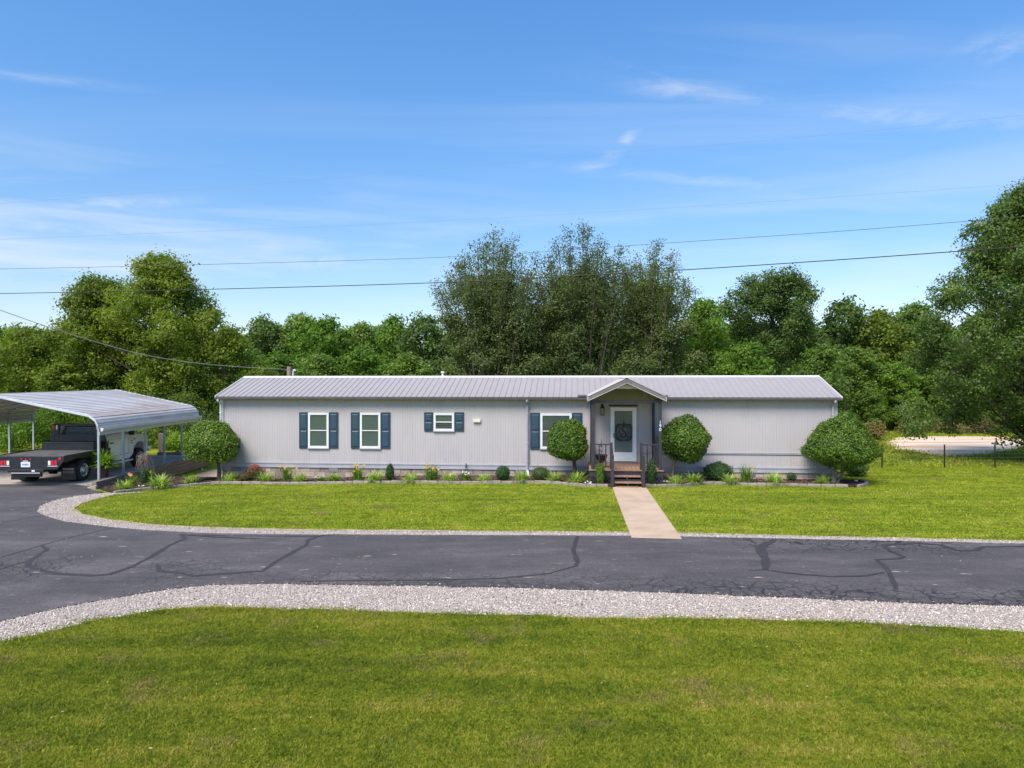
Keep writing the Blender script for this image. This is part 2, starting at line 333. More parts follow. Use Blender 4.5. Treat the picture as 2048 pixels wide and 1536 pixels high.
# galvanised carport roof with rust stains
m, t, b = newmat('carport_roof_metal'); M['cproof'] = m
src = N(t, 'ShaderNodeNewGeometry').outputs['Position']
mp = N(t, 'ShaderNodeMapping'); mp.inputs['Scale'].default_value = (1.6, 0.35, 1); t.links.new(src, mp.inputs[0])
n = N(t, 'ShaderNodeTexNoise', i_Scale=1.0, i_Detail=7.0, i_Roughness=0.65); t.links.new(mp.outputs[0], n.inputs['Vector'])
c = ramp(t, [(0.3, (0.43, 0.415, 0.415)), (0.6, (0.52, 0.50, 0.495))], n.outputs[0]).outputs[0]
mp2 = N(t, 'ShaderNodeMapping'); mp2.inputs['Scale'].default_value = (0.45, 0.22, 1); mp2.inputs['Location'].default_value = (2.0, 0.6, 0); t.links.new(src, mp2.inputs[0])
n2 = N(t, 'ShaderNodeTexNoise', i_Scale=1.1, i_Detail=8.0, i_Roughness=0.7); t.links.new(mp2.outputs[0], n2.inputs['Vector'])
f = ramp(t, [(0.50, (0, 0, 0)), (0.68, (0.8,)*3)], n2.outputs[0]).outputs[0]
t.links.new(mixc(t, c, (0.34, 0.235, 0.19), f), b.inputs['Base Color']); b.inputs['Roughness'].default_value = 0.65; b.inputs['Specular IOR Level'].default_value = 0.3

# grass: colour from the place on the ground, shared by soil-level turf and blades
def grass_nodes(t, near):
    pos = N(t, 'ShaderNodeNewGeometry').outputs['Position']
    def nz(scale, det, st=(1, 1, 0), loc=(0, 0, 0)):
        mp = N(t, 'ShaderNodeMapping'); mp.inputs['Scale'].default_value = st; mp.inputs['Location'].default_value = loc
        t.links.new(pos, mp.inputs[0]); n = N(t, 'ShaderNodeTexNoise', i_Scale=scale, i_Detail=det, i_Roughness=0.6)
        t.links.new(mp.outputs[0], n.inputs['Vector']); return n.outputs[0]
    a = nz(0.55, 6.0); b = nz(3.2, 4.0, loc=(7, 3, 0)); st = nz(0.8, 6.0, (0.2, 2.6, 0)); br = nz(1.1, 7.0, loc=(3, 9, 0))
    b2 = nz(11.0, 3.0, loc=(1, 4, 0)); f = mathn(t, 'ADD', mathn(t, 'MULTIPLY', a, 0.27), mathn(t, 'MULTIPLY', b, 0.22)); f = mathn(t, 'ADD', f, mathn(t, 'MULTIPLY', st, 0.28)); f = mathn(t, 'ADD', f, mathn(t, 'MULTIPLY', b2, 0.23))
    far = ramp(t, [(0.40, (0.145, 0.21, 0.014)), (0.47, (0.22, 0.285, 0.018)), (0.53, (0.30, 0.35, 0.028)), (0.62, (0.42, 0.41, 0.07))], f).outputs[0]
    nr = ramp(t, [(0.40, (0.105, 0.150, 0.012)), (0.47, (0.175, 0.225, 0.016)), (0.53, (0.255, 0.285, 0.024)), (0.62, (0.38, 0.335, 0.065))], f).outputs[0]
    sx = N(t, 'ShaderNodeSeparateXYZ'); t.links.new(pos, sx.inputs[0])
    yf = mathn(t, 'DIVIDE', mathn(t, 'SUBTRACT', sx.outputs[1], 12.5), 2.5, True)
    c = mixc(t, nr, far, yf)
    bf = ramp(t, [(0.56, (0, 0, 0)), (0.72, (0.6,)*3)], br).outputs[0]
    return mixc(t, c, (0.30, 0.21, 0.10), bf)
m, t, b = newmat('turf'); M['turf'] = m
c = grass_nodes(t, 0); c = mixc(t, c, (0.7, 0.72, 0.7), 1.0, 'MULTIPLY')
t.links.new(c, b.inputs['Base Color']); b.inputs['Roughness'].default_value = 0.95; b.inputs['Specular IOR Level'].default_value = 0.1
n = N(t, 'ShaderNodeTexNoise', i_Scale=14.0, i_Detail=5.0); t.links.new(N(t, 'ShaderNodeNewGeometry').outputs['Position'], n.inputs['Vector'])
bp = N(t, 'ShaderNodeBump', i_Strength=0.9, i_Distance=0.05); t.links.new(n.outputs[0], bp.inputs['Height']); t.links.new(bp.outputs[0], b.inputs['Normal'])
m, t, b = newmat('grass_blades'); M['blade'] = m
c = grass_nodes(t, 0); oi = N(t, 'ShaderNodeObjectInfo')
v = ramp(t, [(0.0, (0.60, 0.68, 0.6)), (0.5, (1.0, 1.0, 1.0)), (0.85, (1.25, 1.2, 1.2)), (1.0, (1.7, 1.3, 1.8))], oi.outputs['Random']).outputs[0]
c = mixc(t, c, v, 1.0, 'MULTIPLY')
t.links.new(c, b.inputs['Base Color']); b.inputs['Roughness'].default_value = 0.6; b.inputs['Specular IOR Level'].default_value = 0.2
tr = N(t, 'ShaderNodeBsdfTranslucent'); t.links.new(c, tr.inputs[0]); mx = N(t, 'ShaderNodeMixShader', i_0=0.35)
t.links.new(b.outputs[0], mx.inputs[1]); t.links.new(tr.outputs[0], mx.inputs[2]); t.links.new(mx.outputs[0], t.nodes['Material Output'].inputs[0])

# asphalt with alligator cracking where the mesh attribute says so
m, t, b = newmat('asphalt'); M['asphalt'] = m
pos = N(t, 'ShaderNodeNewGeometry').outputs['Position']
def nzz(scale, det, st=(1, 1, 1), rough=0.6, dist=0.0):
    mp = N(t, 'ShaderNodeMapping'); mp.inputs['Scale'].default_value = st; t.links.new(pos, mp.inputs[0])
    n = N(t, 'ShaderNodeTexNoise', i_Scale=scale, i_Detail=det, i_Roughness=rough, i_Distortion=dist); t.links.new(mp.outputs[0], n.inputs['Vector']); return n
c = ramp(t, [(0.34, (0.050, 0.043, 0.043)), (0.5, (0.072, 0.062, 0.060)), (0.64, (0.105, 0.090, 0.086))], nzz(0.5, 9.0, (0.45, 1.5, 1), 0.72).outputs[0]).outputs[0]
c = mixc(t, c, (1.35, 1.3, 1.35), mathn(t, 'MULTIPLY', ramp(t, [(0.5, (0,)*3), (0.7, (1,)*3)], nzz(1.4, 5.0, (0.25, 2.0, 1)).outputs[0]).outputs[0], 0.35), 'MULTIPLY')
wob = nzz(6.0, 3.0); wv = N(t, 'ShaderNodeVectorMath', operation='MULTIPLY_ADD'); t.links.new(wob.outputs[1], wv.inputs[0]); wv.inputs[1].default_value = (0.16, 0.16, 0); t.links.new(pos, wv.inputs[2])
vo = N(t, 'ShaderNodeTexVoronoi', feature='DISTANCE_TO_EDGE', i_Scale=3.4); t.links.new(wv.outputs[0], vo.inputs['Vector'])
vo2 = N(t, 'ShaderNodeTexVoronoi', feature='DISTANCE_TO_EDGE', i_Scale=7.0); t.links.new(wv.outputs[0], vo2.inputs['Vector'])
ck = ramp(t, [(0.022, (1,)*3), (0.06, (0,)*3)], vo.outputs[0]).outputs[0]
ck2 = ramp(t, [(0.03, (0.75,)*3), (0.08, (0,)*3)], vo2.outputs[0]).outputs[0]
att = N(t, 'ShaderNodeAttribute', attribute_name='crack')
cn = ramp(t, [(0.36, (0,)*3), (0.52, (1,)*3)], nzz(0.9, 3.0).outputs[0]).outputs[0]
k = mathn(t, 'MAXIMUM', mathn(t, 'MULTIPLY', ck, att.outputs['Fac']), mathn(t, 'MULTIPLY', mathn(t, 'MULTIPLY', ck2, att.outputs['Fac']), mathn(t, 'MULTIPLY', cn, 0.7)))
k = mathn(t, 'MULTIPLY', k, mathn(t, 'ADD', mathn(t, 'MULTIPLY', cn, 0.6), 0.4), True)
c = mixc(t, c, (0.014, 0.012, 0.013), k)
# pale scuffs and leaf litter specks
sp = nzz(5.0, 2.0, (0.45, 1.7, 1)); c = mixc(t, c, (0.40, 0.33, 0.24), ramp(t, [(0.70, (0,)*3), (0.75, (0.9,)*3)], sp.outputs[0]).outputs[0])
fine = nzz(55.0, 3.0); c = mixc(t, c, ramp(t, [(0.3, (0.62,)*3), (0.5, (1.0,)*3), (0.72, (1.7,)*3)], fine.outputs[0]).outputs[0], 1.0, 'MULTIPLY')
stn = nzz(0.8, 4.0); c = mixc(t, c, (0.62, 0.60, 0.60), mathn(t, 'MULTIPLY', ramp(t, [(0.52, (0,)*3), (0.66, (1,)*3)], stn.outputs[0]).outputs[0], 0.55), 'MULTIPLY')
t.links.new(c, b.inputs['Base Color']); b.inputs['Roughness'].default_value = 0.8
bp = N(t, 'ShaderNodeBump', i_Strength=0.5, i_Distance=0.02); hgt = mathn(t, 'SUBTRACT', mathn(t, 'MULTIPLY', fine.outputs[0], 0.15), k)
t.links.new(hgt, bp.inputs['Height']); t.links.new(bp.outputs[0], b.inputs['Normal'])

# gravel bed and stones
m, t, b = newmat('gravel_bed'); M['gravel'] = m
pos = N(t, 'ShaderNodeNewGeometry').outputs['Position']
vo = N(t, 'ShaderNodeTexVoronoi', i_Scale=42.0); t.links.new(pos, vo.inputs['Vector'])
c = ramp(t, [(0.0, (0.22, 0.18, 0.155)), (0.25, (0.39, 0.325, 0.285)), (0.8, (0.50, 0.425, 0.375)), (1.0, (0.58, 0.51, 0.46))], N(t, 'ShaderNodeSeparateXYZ').outputs[0])
s_ = t.nodes[-2] if False else None
sp_ = N(t, 'ShaderNodeSeparateColor'); t.links.new(vo.outputs['Color'], sp_.inputs[0]); t.links.new(sp_.outputs[0], c.inputs[0])
pn = N(t, 'ShaderNodeTexNoise', i_Scale=0.7, i_Detail=5.0); t.links.new(pos, pn.inputs['Vector'])
cc = mixc(t, c.outputs[0], (0.40, 0.29, 0.25), mathn(t, 'MULTIPLY', ramp(t, [(0.5, (0,)*3), (0.72, (1,)*3)], pn.outputs[0]).outputs[0], 0.4))
t.links.new(cc, b.inputs['Base Color']); b.inputs['Roughness'].default_value = 0.95
bp = N(t, 'ShaderNodeBump', i_Strength=1.0, i_Distance=0.03); bp.invert = True; t.links.new(vo.outputs[0], bp.inputs['Height']); t.links.new(bp.outputs[0], b.inputs['Normal'])
m, t, b = newmat('gravel_stone'); M['pebble'] = m
oi = N(t, 'ShaderNodeObjectInfo')
c = ramp(t, [(0.0, (0.04, 0.036, 0.034)), (0.05, (0.26, 0.215, 0.18)), (0.18, (0.47, 0.395, 0.335)), (0.7, (0.55, 0.47, 0.405)), (1.0, (0.66, 0.585, 0.52))], oi.outputs['Random'])
t.links.new(c.outputs[0], b.inputs['Base Color']); b.inputs['Roughness'].default_value = 0.9
# bare clay patch
M['clay'] = mat('clay_soil', (0.58, 0.36, 0.21), (0.74, 0.62, 0.49), 0.16, 0.95, world=True, stretch=(0.5, 3.0, 1), lo=0.4, hi=0.6, bump=0.5, bscale=6, c3=(0.50, 0.30, 0.19), s3=0.3)

# ------------------------------------------------------------------ sheets laid on the ground
def densify(poly, step=0.4, jit=0.0, closed=True):
    out = []; n = len(poly)
    for i in range(n if closed else n - 1):
        a = Vector(poly[i]); b = Vector(poly[(i+1) % n]); L = (b - a).length; k = max(1, int(L / step))
        for j in range(k):
            p = a.lerp(b, j / k)
            if jit and j: p = p + Vector((mnoise.noise(p * 1.7) + 0.6*mnoise.noise(p * 6.1), mnoise.noise(p * 1.9 + Vector((5, 5, 5))) + 0.6*mnoise.noise(p * 5.3), 0)) * jit
            out.append(p)
    if not closed: out.append(Vector(poly[-1]))
    return out
def sheet(name, pts, m, dz, cell=1.0, kind='structure', flat=False):
    bm = bmesh.new(); vs = [bm.verts.new((p[0], p[1], 0)) for p in pts]; bm.faces.new(vs)
    bmesh.ops.triangulate(bm, faces=bm.faces[:])
    xs = [p[0] for p in pts]; ys = [p[1] for p in pts]
    for lo_, hi_, nn in ((min(xs), max(xs), Vector((1, 0, 0))), (min(ys), max(ys), Vector((0, 1, 0)))):
        k = math.ceil(lo_ / cell) * cell
        while k < hi_:
            bmesh.ops.bisect_plane(bm, geom=bm.verts[:] + bm.edges[:] + bm.faces[:], plane_co=nn * k, plane_no=nn); k += cell
    for v in bm.verts: v.co.z = float(gz(v.co.x, v.co.y)) + dz if not flat else dz
    for f_ in bm.faces:
        if f_.normal.z < 0: f_.normal_flip()
    bm.normal_update()
    for f_ in bm.faces:
        if f_.normal.z < 0: f_.normal_flip()
    me = bpy.data.meshes.new(name); bm.to_mesh(me); bm.free(); me.materials.append(m)
    o = inst(name, me); o['kind'] = kind; return o
def px(pairs, dz=0): return [Gp(a, b_) for a, b_ in pairs]
def in_poly(P, poly):
    x, y = P[:, 0], P[:, 1]; ins = np.zeros(len(P), bool); n = len(poly); j = n - 1
    for i in range(n):
        xi, yi = poly[i][0], poly[i][1]; xj, yj = poly[j][0], poly[j][1]
        c_ = ((yi > y) != (yj > y)) & (x < (xj - xi) * (y - yi) / ((yj - yi) if yj != yi else 1e-9) + xi)
        ins ^= c_; j = i
    return ins
def tubev(a): return [Vector((p[0], p[1], 0)) for p in a]

# base ground: fine grid near, coarse far
def axis(a, b, c, d, fine, coarse):
    return np.unique(np.concatenate([np.linspace(a, b, coarse), np.arange(b, c, fine), np.linspace(c, d, coarse)]))
gx = axis(-500, -34, 34, 500, 0.5, 12); gy = axis(-60, 0, 60, 900, 0.5, 12)
X, Y = np.meshgrid(gx, gy); Z = gz(X, Y); V = np.stack([X.ravel(), Y.ravel(), Z.ravel()], 1)
nx_, ny_ = len(gx), len(gy); fs = [(j*nx_+i, j*nx_+i+1, (j+1)*nx_+i+1, (j+1)*nx_+i) for j in range(ny_-1) for i in range(nx_-1)]
me = bpy.data.meshes.new('ground'); me.from_pydata(V.tolist(), [], fs); me.materials.append(M['turf'])
g = inst('ground', me); g['kind'] = 'structure'

# boundaries traced once on the ground plan (metres), from the photo
up_asph = px([(192, 988), (150, 993), (105, 1003), (78, 1014), (72, 1023), (90, 1034), (130, 1045), (220, 1056), (300, 1063), (430, 1069), (600, 1071), (900, 1072), (1250, 1073.5), (1365, 1075), (1600, 1080), (1800, 1084), (2048, 1089.5), (2400, 1098)])
lo_asph = px([(2400, 1222), (2048, 1215), (1800, 1208), (1550, 1197), (1300, 1187), (1100, 1180), (800, 1174), (550, 1170), (430, 1172), (330, 1182), (220, 1200), (100, 1222), (0, 1246)]) + [Vector((-9.5, 8.6, 0)), Vector((-14, 6.5, 0))]
lo_grav = px([(2400, 1284), (2048, 1267), (1900, 1257), (1700, 1246), (1500, 1240), (1200, 1238), (900, 1229), (600, 1220), (430, 1215), (330, 1221), (200, 1240), (75, 1271), (0, 1287)]) + [Vector((-9.0, 7.9, 0)), Vector((-13, 5.6, 0))]
up_grav = px([(300, 984), (225, 990), (190, 999), (155, 1009), (142, 1019), (162, 1030), (220, 1042), (300, 1051), (420, 1057), (600, 1061), (900, 1063), (1250, 1065.5), (1362, 1067), (1600, 1073), (1800, 1077), (2048, 1083), (2400, 1092)])
drive = [Vector((-40, 24.85, 0)), Vector((-14.80, 24.85, 0)), Vector((-14.72, 24.5, 0)), Vector((-14.0, 24.0, 0))] + densify(up_asph, 0.35, 0.035, False) + densify(lo_asph, 0.3, 0.045, False) + [Vector((-40, 2, 0))]
asp = sheet('asphalt_driveway', drive, M['asphalt'], 0.028, 0.5)
me = asp.data; co = np.empty(len(me.vertices)*3); me.vertices.foreach_get('co', co); co = co.reshape(-1, 3)
def dist_poly(P, line):
    d = np.full(len(P), 1e9)
    for a, b_ in zip(line[:-1], line[1:]):
        a = np.array(a[:2]); b2 = np.array(b_[:2]); ab = b2 - a; L = (ab @ ab) + 1e-9
        tt = np.clip(((P[:, :2] - a) @ ab) / L, 0, 1); q = a + tt[:, None] * ab; d = np.minimum(d, np.hypot(*(P[:, :2] - q).T))
    return d
dl = dist_poly(co, lo_asph); du = dist_poly(co, up_asph)
crk = (1 - ss(0.5, 1.3, dl)) * ss(-8.5, -4.0, co[:, 0]) * (0.55 + 0.45*ss(0, 3, co[:, 0]))
crk = np.maximum(crk, (1 - ss(0.8, 1.5, du)) * ss(4.2, 5.2, co[:, 0]) * (1 - ss(9.0, 10.5, co[:, 0])))
crk = np.maximum(crk, 0.8*(1 - ss(0.7, 1.6, np.hypot(co[:, 0] + 9.3, (co[:, 1] - 13.1)))))
crk = np.maximum(crk, 0.7*(1 - ss(0.4, 0.9, np.hypot((co[:, 0] + 6.2)*0.6, (co[:, 1] - 13.0)))))
at = me.attributes.new('crack', 'FLOAT', 'POINT'); at.data.foreach_set('value', crk)
grav1 = densify(up_grav, 0.25, 0.05, False) + densify(list(reversed(up_asph)), 0.5, 0.0, False)
# gravel lies just under the asphalt edge
gp1 = densify(up_grav, 0.25, 0.06, False) + [p + Vector((0, -0.12, 0)) for p in reversed(up_asph[6:])] + [p + Vector((-0.12, 0, 0)) for p in reversed(up_asph[:6])]
gp2 = [p + Vector((0, 0.15, 0)) for p in lo_asph] + list(reversed(densify(lo_grav, 0.25, 0.09, False)))
sheet('gravel_strip', gp1, M['gravel'], 0.012, 0.5); sheet('gravel_strip', gp2, M['gravel'], 0.012, 0.5)

def ribbon(mb, pts, w, seed, z=0.0315):
    P = densify([Vector((p[0], p[1], 0)) for p in pts], 0.12, 0.02, False); L = []; Rr = []
    for i, p in enumerate(P):
        t_ = (P[min(i+1, len(P)-1)] - P[max(i-1, 0)]).normalized(); nn = Vector((-t_.y, t_.x, 0))
        ww = w * (0.8 + 0.5 * mnoise.noise(p * 1.3 + Vector((seed, 0, 0)))) * (0.5 + 0.5*min(1, min(i, len(P)-1-i)/4))
        L.append(p + nn * ww / 2 + Vector((0, 0, z))); Rr.append(p - nn * ww / 2 + Vector((0, 0, z)))
    for i in range(len(P) - 1): mb.quad(L[i], Rr[i], Rr[i+1], L[i+1])
seams = [([(0,1048),(96,1031.6),(128,1029)],.05), ([(0,1117.7),(82,1093.8),(136.7,1078.4),(225.6,1058)],.06),
 ([(82,1093.8),(94,1102),(58,1124.6),(56.4,1136.5),(109.4,1150),(184.6,1154.6),(218.7,1151.9),(259.7,1138),(300.8,1117.7),(335,1095.5),(369,1080),(362,1071)],.13),
 ([(51,1126),(0,1141.6),(-60,1158)],.07), ([(649,1072),(615,1083.5),(611.8,1093.8),(553.7,1124.6),(526,1145),(471.6,1149),(386,1155),(359,1149),(318,1145),(314.4,1131)],.12),
 ([(1155,1075),(1148,1100),(1155,1125),(1152,1135),(1100,1150),(1000,1160),(880,1163),(600,1166)],.07),
 ([(1155,1075),(1146,1104),(1155,1126),(1152,1137)],.12), ([(1486,1079.6),(1500,1083),(1511.8,1089.5)],.12),
 ([(1552,1080),(1519,1098.6),(1532,1120.5),(1530,1142.4)],.2), ([(1497,1144),(1530,1143),(1577.6,1149.7),(1665,1157),(1731,1155),(1767.5,1148)],.07),
 ([(2100,1097),(2048,1095.7),(1964.7,1096.8),(1950,1104),(1913.6,1104),(1884,1093),(1829.6,1089.5),(1767.5,1093),(1778.5,1104),(1807.7,1116.9),(1796.7,1120.5),(1752.9,1122.4),(1774.8,1142.4),(1793,1182.6)],.12),
 ([(362,1071.5),(430,1077),(520,1080)],.08), ([(380,1073),(450,1074.5),(640,1075.5)],.06)]
for i, (pp, w_) in enumerate(seams):
    mb = MB(); ribbon(mb, px(pp), w_, i * 3.7, 0.0315 + 0.0004 * i); o = mb.build('tar_seam', M['seal']); o['kind'] = 'structure'

# clay clearing beyond the fence and the small tan path behind the carport
sheet('clay_clearing', densify(px([(1768,884),(1795,875),(1840,873),(1900,873),(2010,873.5),(2070,882),(2045,896),(2015,903),(1960,911),(1900,914),(1850,909),(1825,902),(1790,899)]), 0.6, 0.5), M['clay'], 0.02, 1.0)
sheet('side_path', densify([Vector((-14.7, 31.2, 0)), Vector((-11.5, 31.2, 0)), Vector((-11.5, 34.2, 0)), Vector((-14.7, 34.2, 0))], 0.4, 0.05), M['concrete'], 0.02, 1.0)

# ------------------------------------------------------------------ scatter through geometry nodes
def gn_scatter(name, pts, rot, scl, idx, protos, kind='stuff', label=None):
    me = bpy.data.meshes.new(name); me.vertices.add(len(pts)); me.vertices.foreach_set('co', np.asarray(pts, np.float32).ravel())
    a = me.attributes.new('rot', 'FLOAT_VECTOR', 'POINT'); a.data.foreach_set('vector', np.asarray(rot, np.float32).ravel())
    a = me.attributes.new('scl', 'FLOAT_VECTOR', 'POINT'); a.data.foreach_set('vector', np.asarray(scl, np.float32).ravel())
    a = me.attributes.new('idx', 'INT', 'POINT'); a.data.foreach_set('value', np.asarray(idx, np.int32))
    o = inst(name, me); o['kind'] = kind
    if label: o['label'] = label
    coll = bpy.data.collections.new(name + '_sources')
    for i, p in enumerate(protos):
        q = bpy.data.objects.new('%s_source_%d' % (name, i), p); coll.objects.link(q)
    ng = bpy.data.node_groups.new(name + '_scatter', 'GeometryNodeTree')
    ng.interface.new_socket('Geometry', in_out='INPUT', socket_type='NodeSocketGeometry'); ng.interface.new_socket('Geometry', in_out='OUTPUT', socket_type='NodeSocketGeometry')
    gi = ng.nodes.new('NodeGroupInput'); go = ng.nodes.new('NodeGroupOutput')
    ci = ng.nodes.new('GeometryNodeCollectionInfo'); ci.inputs[0].default_value = coll; ci.inputs['Separate Children'].default_value = True; ci.inputs['Reset Children'].default_value = True
    ip = ng.nodes.new('GeometryNodeInstanceOnPoints'); ip.inputs['Pick Instance'].default_value = True
    def na(nm, ty):
        n_ = ng.nodes.new('GeometryNodeInputNamedAttribute'); n_.data_type = ty; n_.inputs[0].default_value = nm; return n_.outputs[0]
    e2r = ng.nodes.new('FunctionNodeEulerToRotation'); ng.links.new(na('rot', 'FLOAT_VECTOR'), e2r.inputs[0])
    ng.links.new(gi.outputs[0], ip.inputs['Points']); ng.links.new(ci.outputs[0], ip.inputs['Instance'])
    ng.links.new(na('idx', 'INT'), ip.inputs['Instance Index']); ng.links.new(e2r.outputs[0], ip.inputs['Rotation'])
    ng.links.new(na('scl', 'FLOAT_VECTOR'), ip.inputs['Scale']); ng.links.new(ip.outputs[0], go.inputs[0])
    md = o.modifiers.new('scatter', 'NODES'); md.node_group = ng
    return o
def tuft(seed, n, spread, h, w):
    r = random.Random(seed); mb = MB()
    for _ in range(n):
        x, y = r.gauss(0, spread), r.gauss(0, spread); a = r.random()*2*pi; hh = h*r.uniform(.55, 1.1); ln = r.uniform(.3, 1.5)*hh
        dx, dy = cos(a)*w/2, sin(a)*w/2; b_ = r.random()*2*pi; ex, ey = cos(b_)*ln, sin(b_)*ln
        i = len(mb.v)
        mb.v += [(x-dx, y-dy, 0), (x+dx, y+dy, 0), (x+ex*.4+dx*.7, y+ey*.4+dy*.7, hh*.6), (x+ex*.4-dx*.7, y+ey*.4-dy*.7, hh*.6), (x+ex, y+ey, hh)]
        mb.f += [(i, i+1, i+2, i+3), (i+3, i+2, i+4)]
    me = bpy.data.meshes.new('tuft'); me.from_pydata(mb.v, [], mb.f); me.materials.append(M['blade']); return me
near_t = [tuft(i, 15, .055, .026, .0075) for i in range(4)]
far_t = [tuft(20+i, 12, .11, .045, .019) for i in range(4)]
frontpoly = [(p.x, p.y) for p in densify(lo_grav, 0.25, 0.09, False)] + [(-13, 3), (20, 3)]
def lawn_pts(n, y0, y1, half, poly, dz=0.0, exclude=()):
    y = rng.uniform(y0, y1, n); x = rng.uniform(-1, 1, n) * (half * y + 1.5); P = np.stack([x, y], 1)
    # constant density per image area falls off: thin uniformly in trapezoid already weights near ones
    k = in_poly(P, poly)
    for e in exclude: k &= ~in_poly(P, e)
    P = P[k]; return np.column_stack([P, gz(P[:, 0], P[:, 1]) + dz])
P = lawn_pts(135000, 5.9, 13.0, 0.76, frontpoly)
n = len(P); nzv = rng.uniform(0.65, 1.3, n)
gn_scatter('grass', P, np.column_stack([np.zeros(n), np.zeros(n), rng.uniform(0, 6.28, n)]), np.column_stack([nzv, nzv, nzv*rng.uniform(.7, 1.25, n)]), rng.integers(0, 4, n), near_t, label='short green turf grass of the front verge')
# taller ragged fringe along the gravel edge
fr = densify(lo_grav, 0.02, 0.0, False); fr = np.array([[p.x, p.y] for p in fr]); fr = fr[(fr[:, 0] > -11) & (fr[:, 0] < 12)]
jit_ = np.array([[mnoise.noise(Vector((a, b_, 0))*2.2), mnoise.noise(Vector((a, b_, 3))*2.2)] for a, b_ in fr]); fr = np.repeat(fr + jit_*0.12, 3, 0); fr += rng.normal(0, 0.05, fr.shape) + np.array([0, -0.06])
n = len(fr); s_ = rng.uniform(0.8, 1.7, n)
gn_scatter('grass', np.column_stack([fr, np.zeros(n)]), np.column_stack([np.zeros(n)]*2 + [rng.uniform(0, 6.28, n)]), np.column_stack([s_]*3), rng.integers(0, 4, n), near_t, label='ragged grass fringe along the gravel strip')

# edging line and mulch bed
edgeL = px([(228, 987), (281, 981.5), (330, 977), (390, 972), (412, 969)])
edgeM = px([(412, 969), (470, 967.5), (700, 967), (900, 967.5), (1057, 966.5), (1098, 967), (1137, 970.5), (1177, 973.4), (1221, 974)])
edgeR = px([(1291, 973), (1333, 974), (1368, 973), (1411, 969.5), (1431, 968.5), (1486, 971), (1585, 972), (1650, 973.5), (1712, 975)])
edgeC = px([(1716, 975), (1728, 972.5), (1735, 968.5), (1728, 964), (1712, 961)])
bed1 = edgeL + edgeM[1:] + [Vector((4.25, 26.2, 0)), Vector((-10.6, 27.6, 0)), Vector((-13.9, 28.8, 0)), Vector((-14.75, 28.2, 0)), Vector((-14.75, 24.9, 0))]
bed2 = edgeR + edgeC[1:] + [Vector((12.4, 25.5, 0)), Vector((4.0, 26.2, 0))]
# mid lawn
midpoly = [(p.x, p.y) for p in up_grav[1:]] + [(34, 30), (34, 45), (11.9, 45)] + [(p.x, p.y) for p in reversed(edgeC)] + [(p.x, p.y) for p in reversed(edgeR)] + [(p.x, p.y) for p in reversed(edgeM)] + [(p.x, p.y) for p in reversed(edgeL)]
um = Vector((cos(A), -sin(A), 0)); vm = Vector((sin(A), cos(A), 0))
def HW(x, y, z=0): return Vector((x*um.x + (D0+y)*vm.x, x*um.y + (D0+y)*vm.y, z))
walk = [HW(1.17, -3.0), HW(2.28, -3.0), HW(2.31, -10.75), HW(1.21, -10.72)]
walkp = [(p.x, p.y) for p in walk]
P = lawn_pts(72000, 15.0, 31.0, 0.78, midpoly, exclude=(walkp, [(p.x, p.y) for p in bed1], [(p.x, p.y) for p in bed2]))
n = len(P); s_ = rng.uniform(0.6, 1.15, n)
gn_scatter('grass', P, np.column_stack([np.zeros(n)]*2 + [rng.uniform(0, 6.28, n)]), np.column_stack([s_, s_, s_*rng.uniform(.5, .95, n)]), rng.integers(0, 4, n), far_t, label='mown green lawn grass in front of the house')
# long rough grass beyond the fence and around the clay
y = rng.uniform(30.2, 52, 16000); x = rng.uniform(12, 44, 16000); P = np.stack([x, y], 1)
clay = [(p.x, p.y) for p in px([(1768,884),(1795,875),(1840,873),(1900,873),(2010,873.5),(2070,882),(2045,896),(2015,903),(1960,911),(1900,914),(1850,909),(1825,902),(1790,899)])]
P = P[~in_poly(P, clay)]; n = len(P); s_ = rng.uniform(1.2, 3.2, n)
gn_scatter('rough_grass', np.column_stack([P, gz(P[:, 0], P[:, 1])]), np.column_stack([np.zeros(n)]*2 + [rng.uniform(0, 6.28, n)]), np.column_stack([s_, s_, s_]), rng.integers(0, 4, n), far_t, label='unmown rough grass beyond the wire fence')
# dry soil margin between gravel and turf, and broad leaved weeds in the turf
M['soil'] = mat('dry_soil', (0.30, 0.22, 0.15), (0.42, 0.32, 0.22), 4, 0.95, world=True, bump=0.4, bscale=40)
mb = MB(); ribbon(mb, up_grav[1:11], .20, 2.2, .017); ribbon(mb, up_grav[10:], .07, 5.2, .0175); o = mb.build('soil_margin', M['soil']); o['kind'] = 'structure'
for i_, v_ in enumerate(o.data.vertices): v_.co.z += float(gz(v_.co.x, v_.co.y))
def weed(seed):
    r = random.Random(seed); mb = MB()
    for k in range(9):
        a = r.uniform(0, 6.28); L = r.uniform(.6, 1.1); c_, s_ = cos(a), sin(a); w_ = .22
        mb.quad((0, 0, .1), (c_*L*.5-s_*w_, s_*L*.5+c_*w_, .45), (c_*L, s_*L, .3), (c_*L*.5+s_*w_, s_*L*.5-c_*w_, .45))
    return mb.mesh('weed', M['weed'])
M['weed'] = mat('weed_leaf', (0.11, 0.18, 0.012), (0.19, 0.27, 0.02), 30, 0.95, spec=0.05)
cl = rng.uniform([-9, 6.5], [10, 12.2], (26, 2)); P = np.repeat(cl, 34, 0)+rng.normal(0, .16, (26*34, 2)); P = np.concatenate([P, rng.uniform([-10, 6], [11, 12.2], (420, 2))]); P = P[in_poly(P, frontpoly)]; n = len(P); s_ = rng.uniform(.012, .030, n)
gn_scatter('weeds', np.column_stack([P, np.full(n, .012)]), np.column_stack([np.zeros(n)]*2+[rng.uniform(0, 6.28, n)]), np.column_stack([s_]*3), rng.integers(0, 2, n), [weed(1), weed(2)], label='broad leaved weeds and clover in the front turf')
M['litter'] = mat('dry_leaf', (0.45, 0.34, 0.18), None, 1, .8)
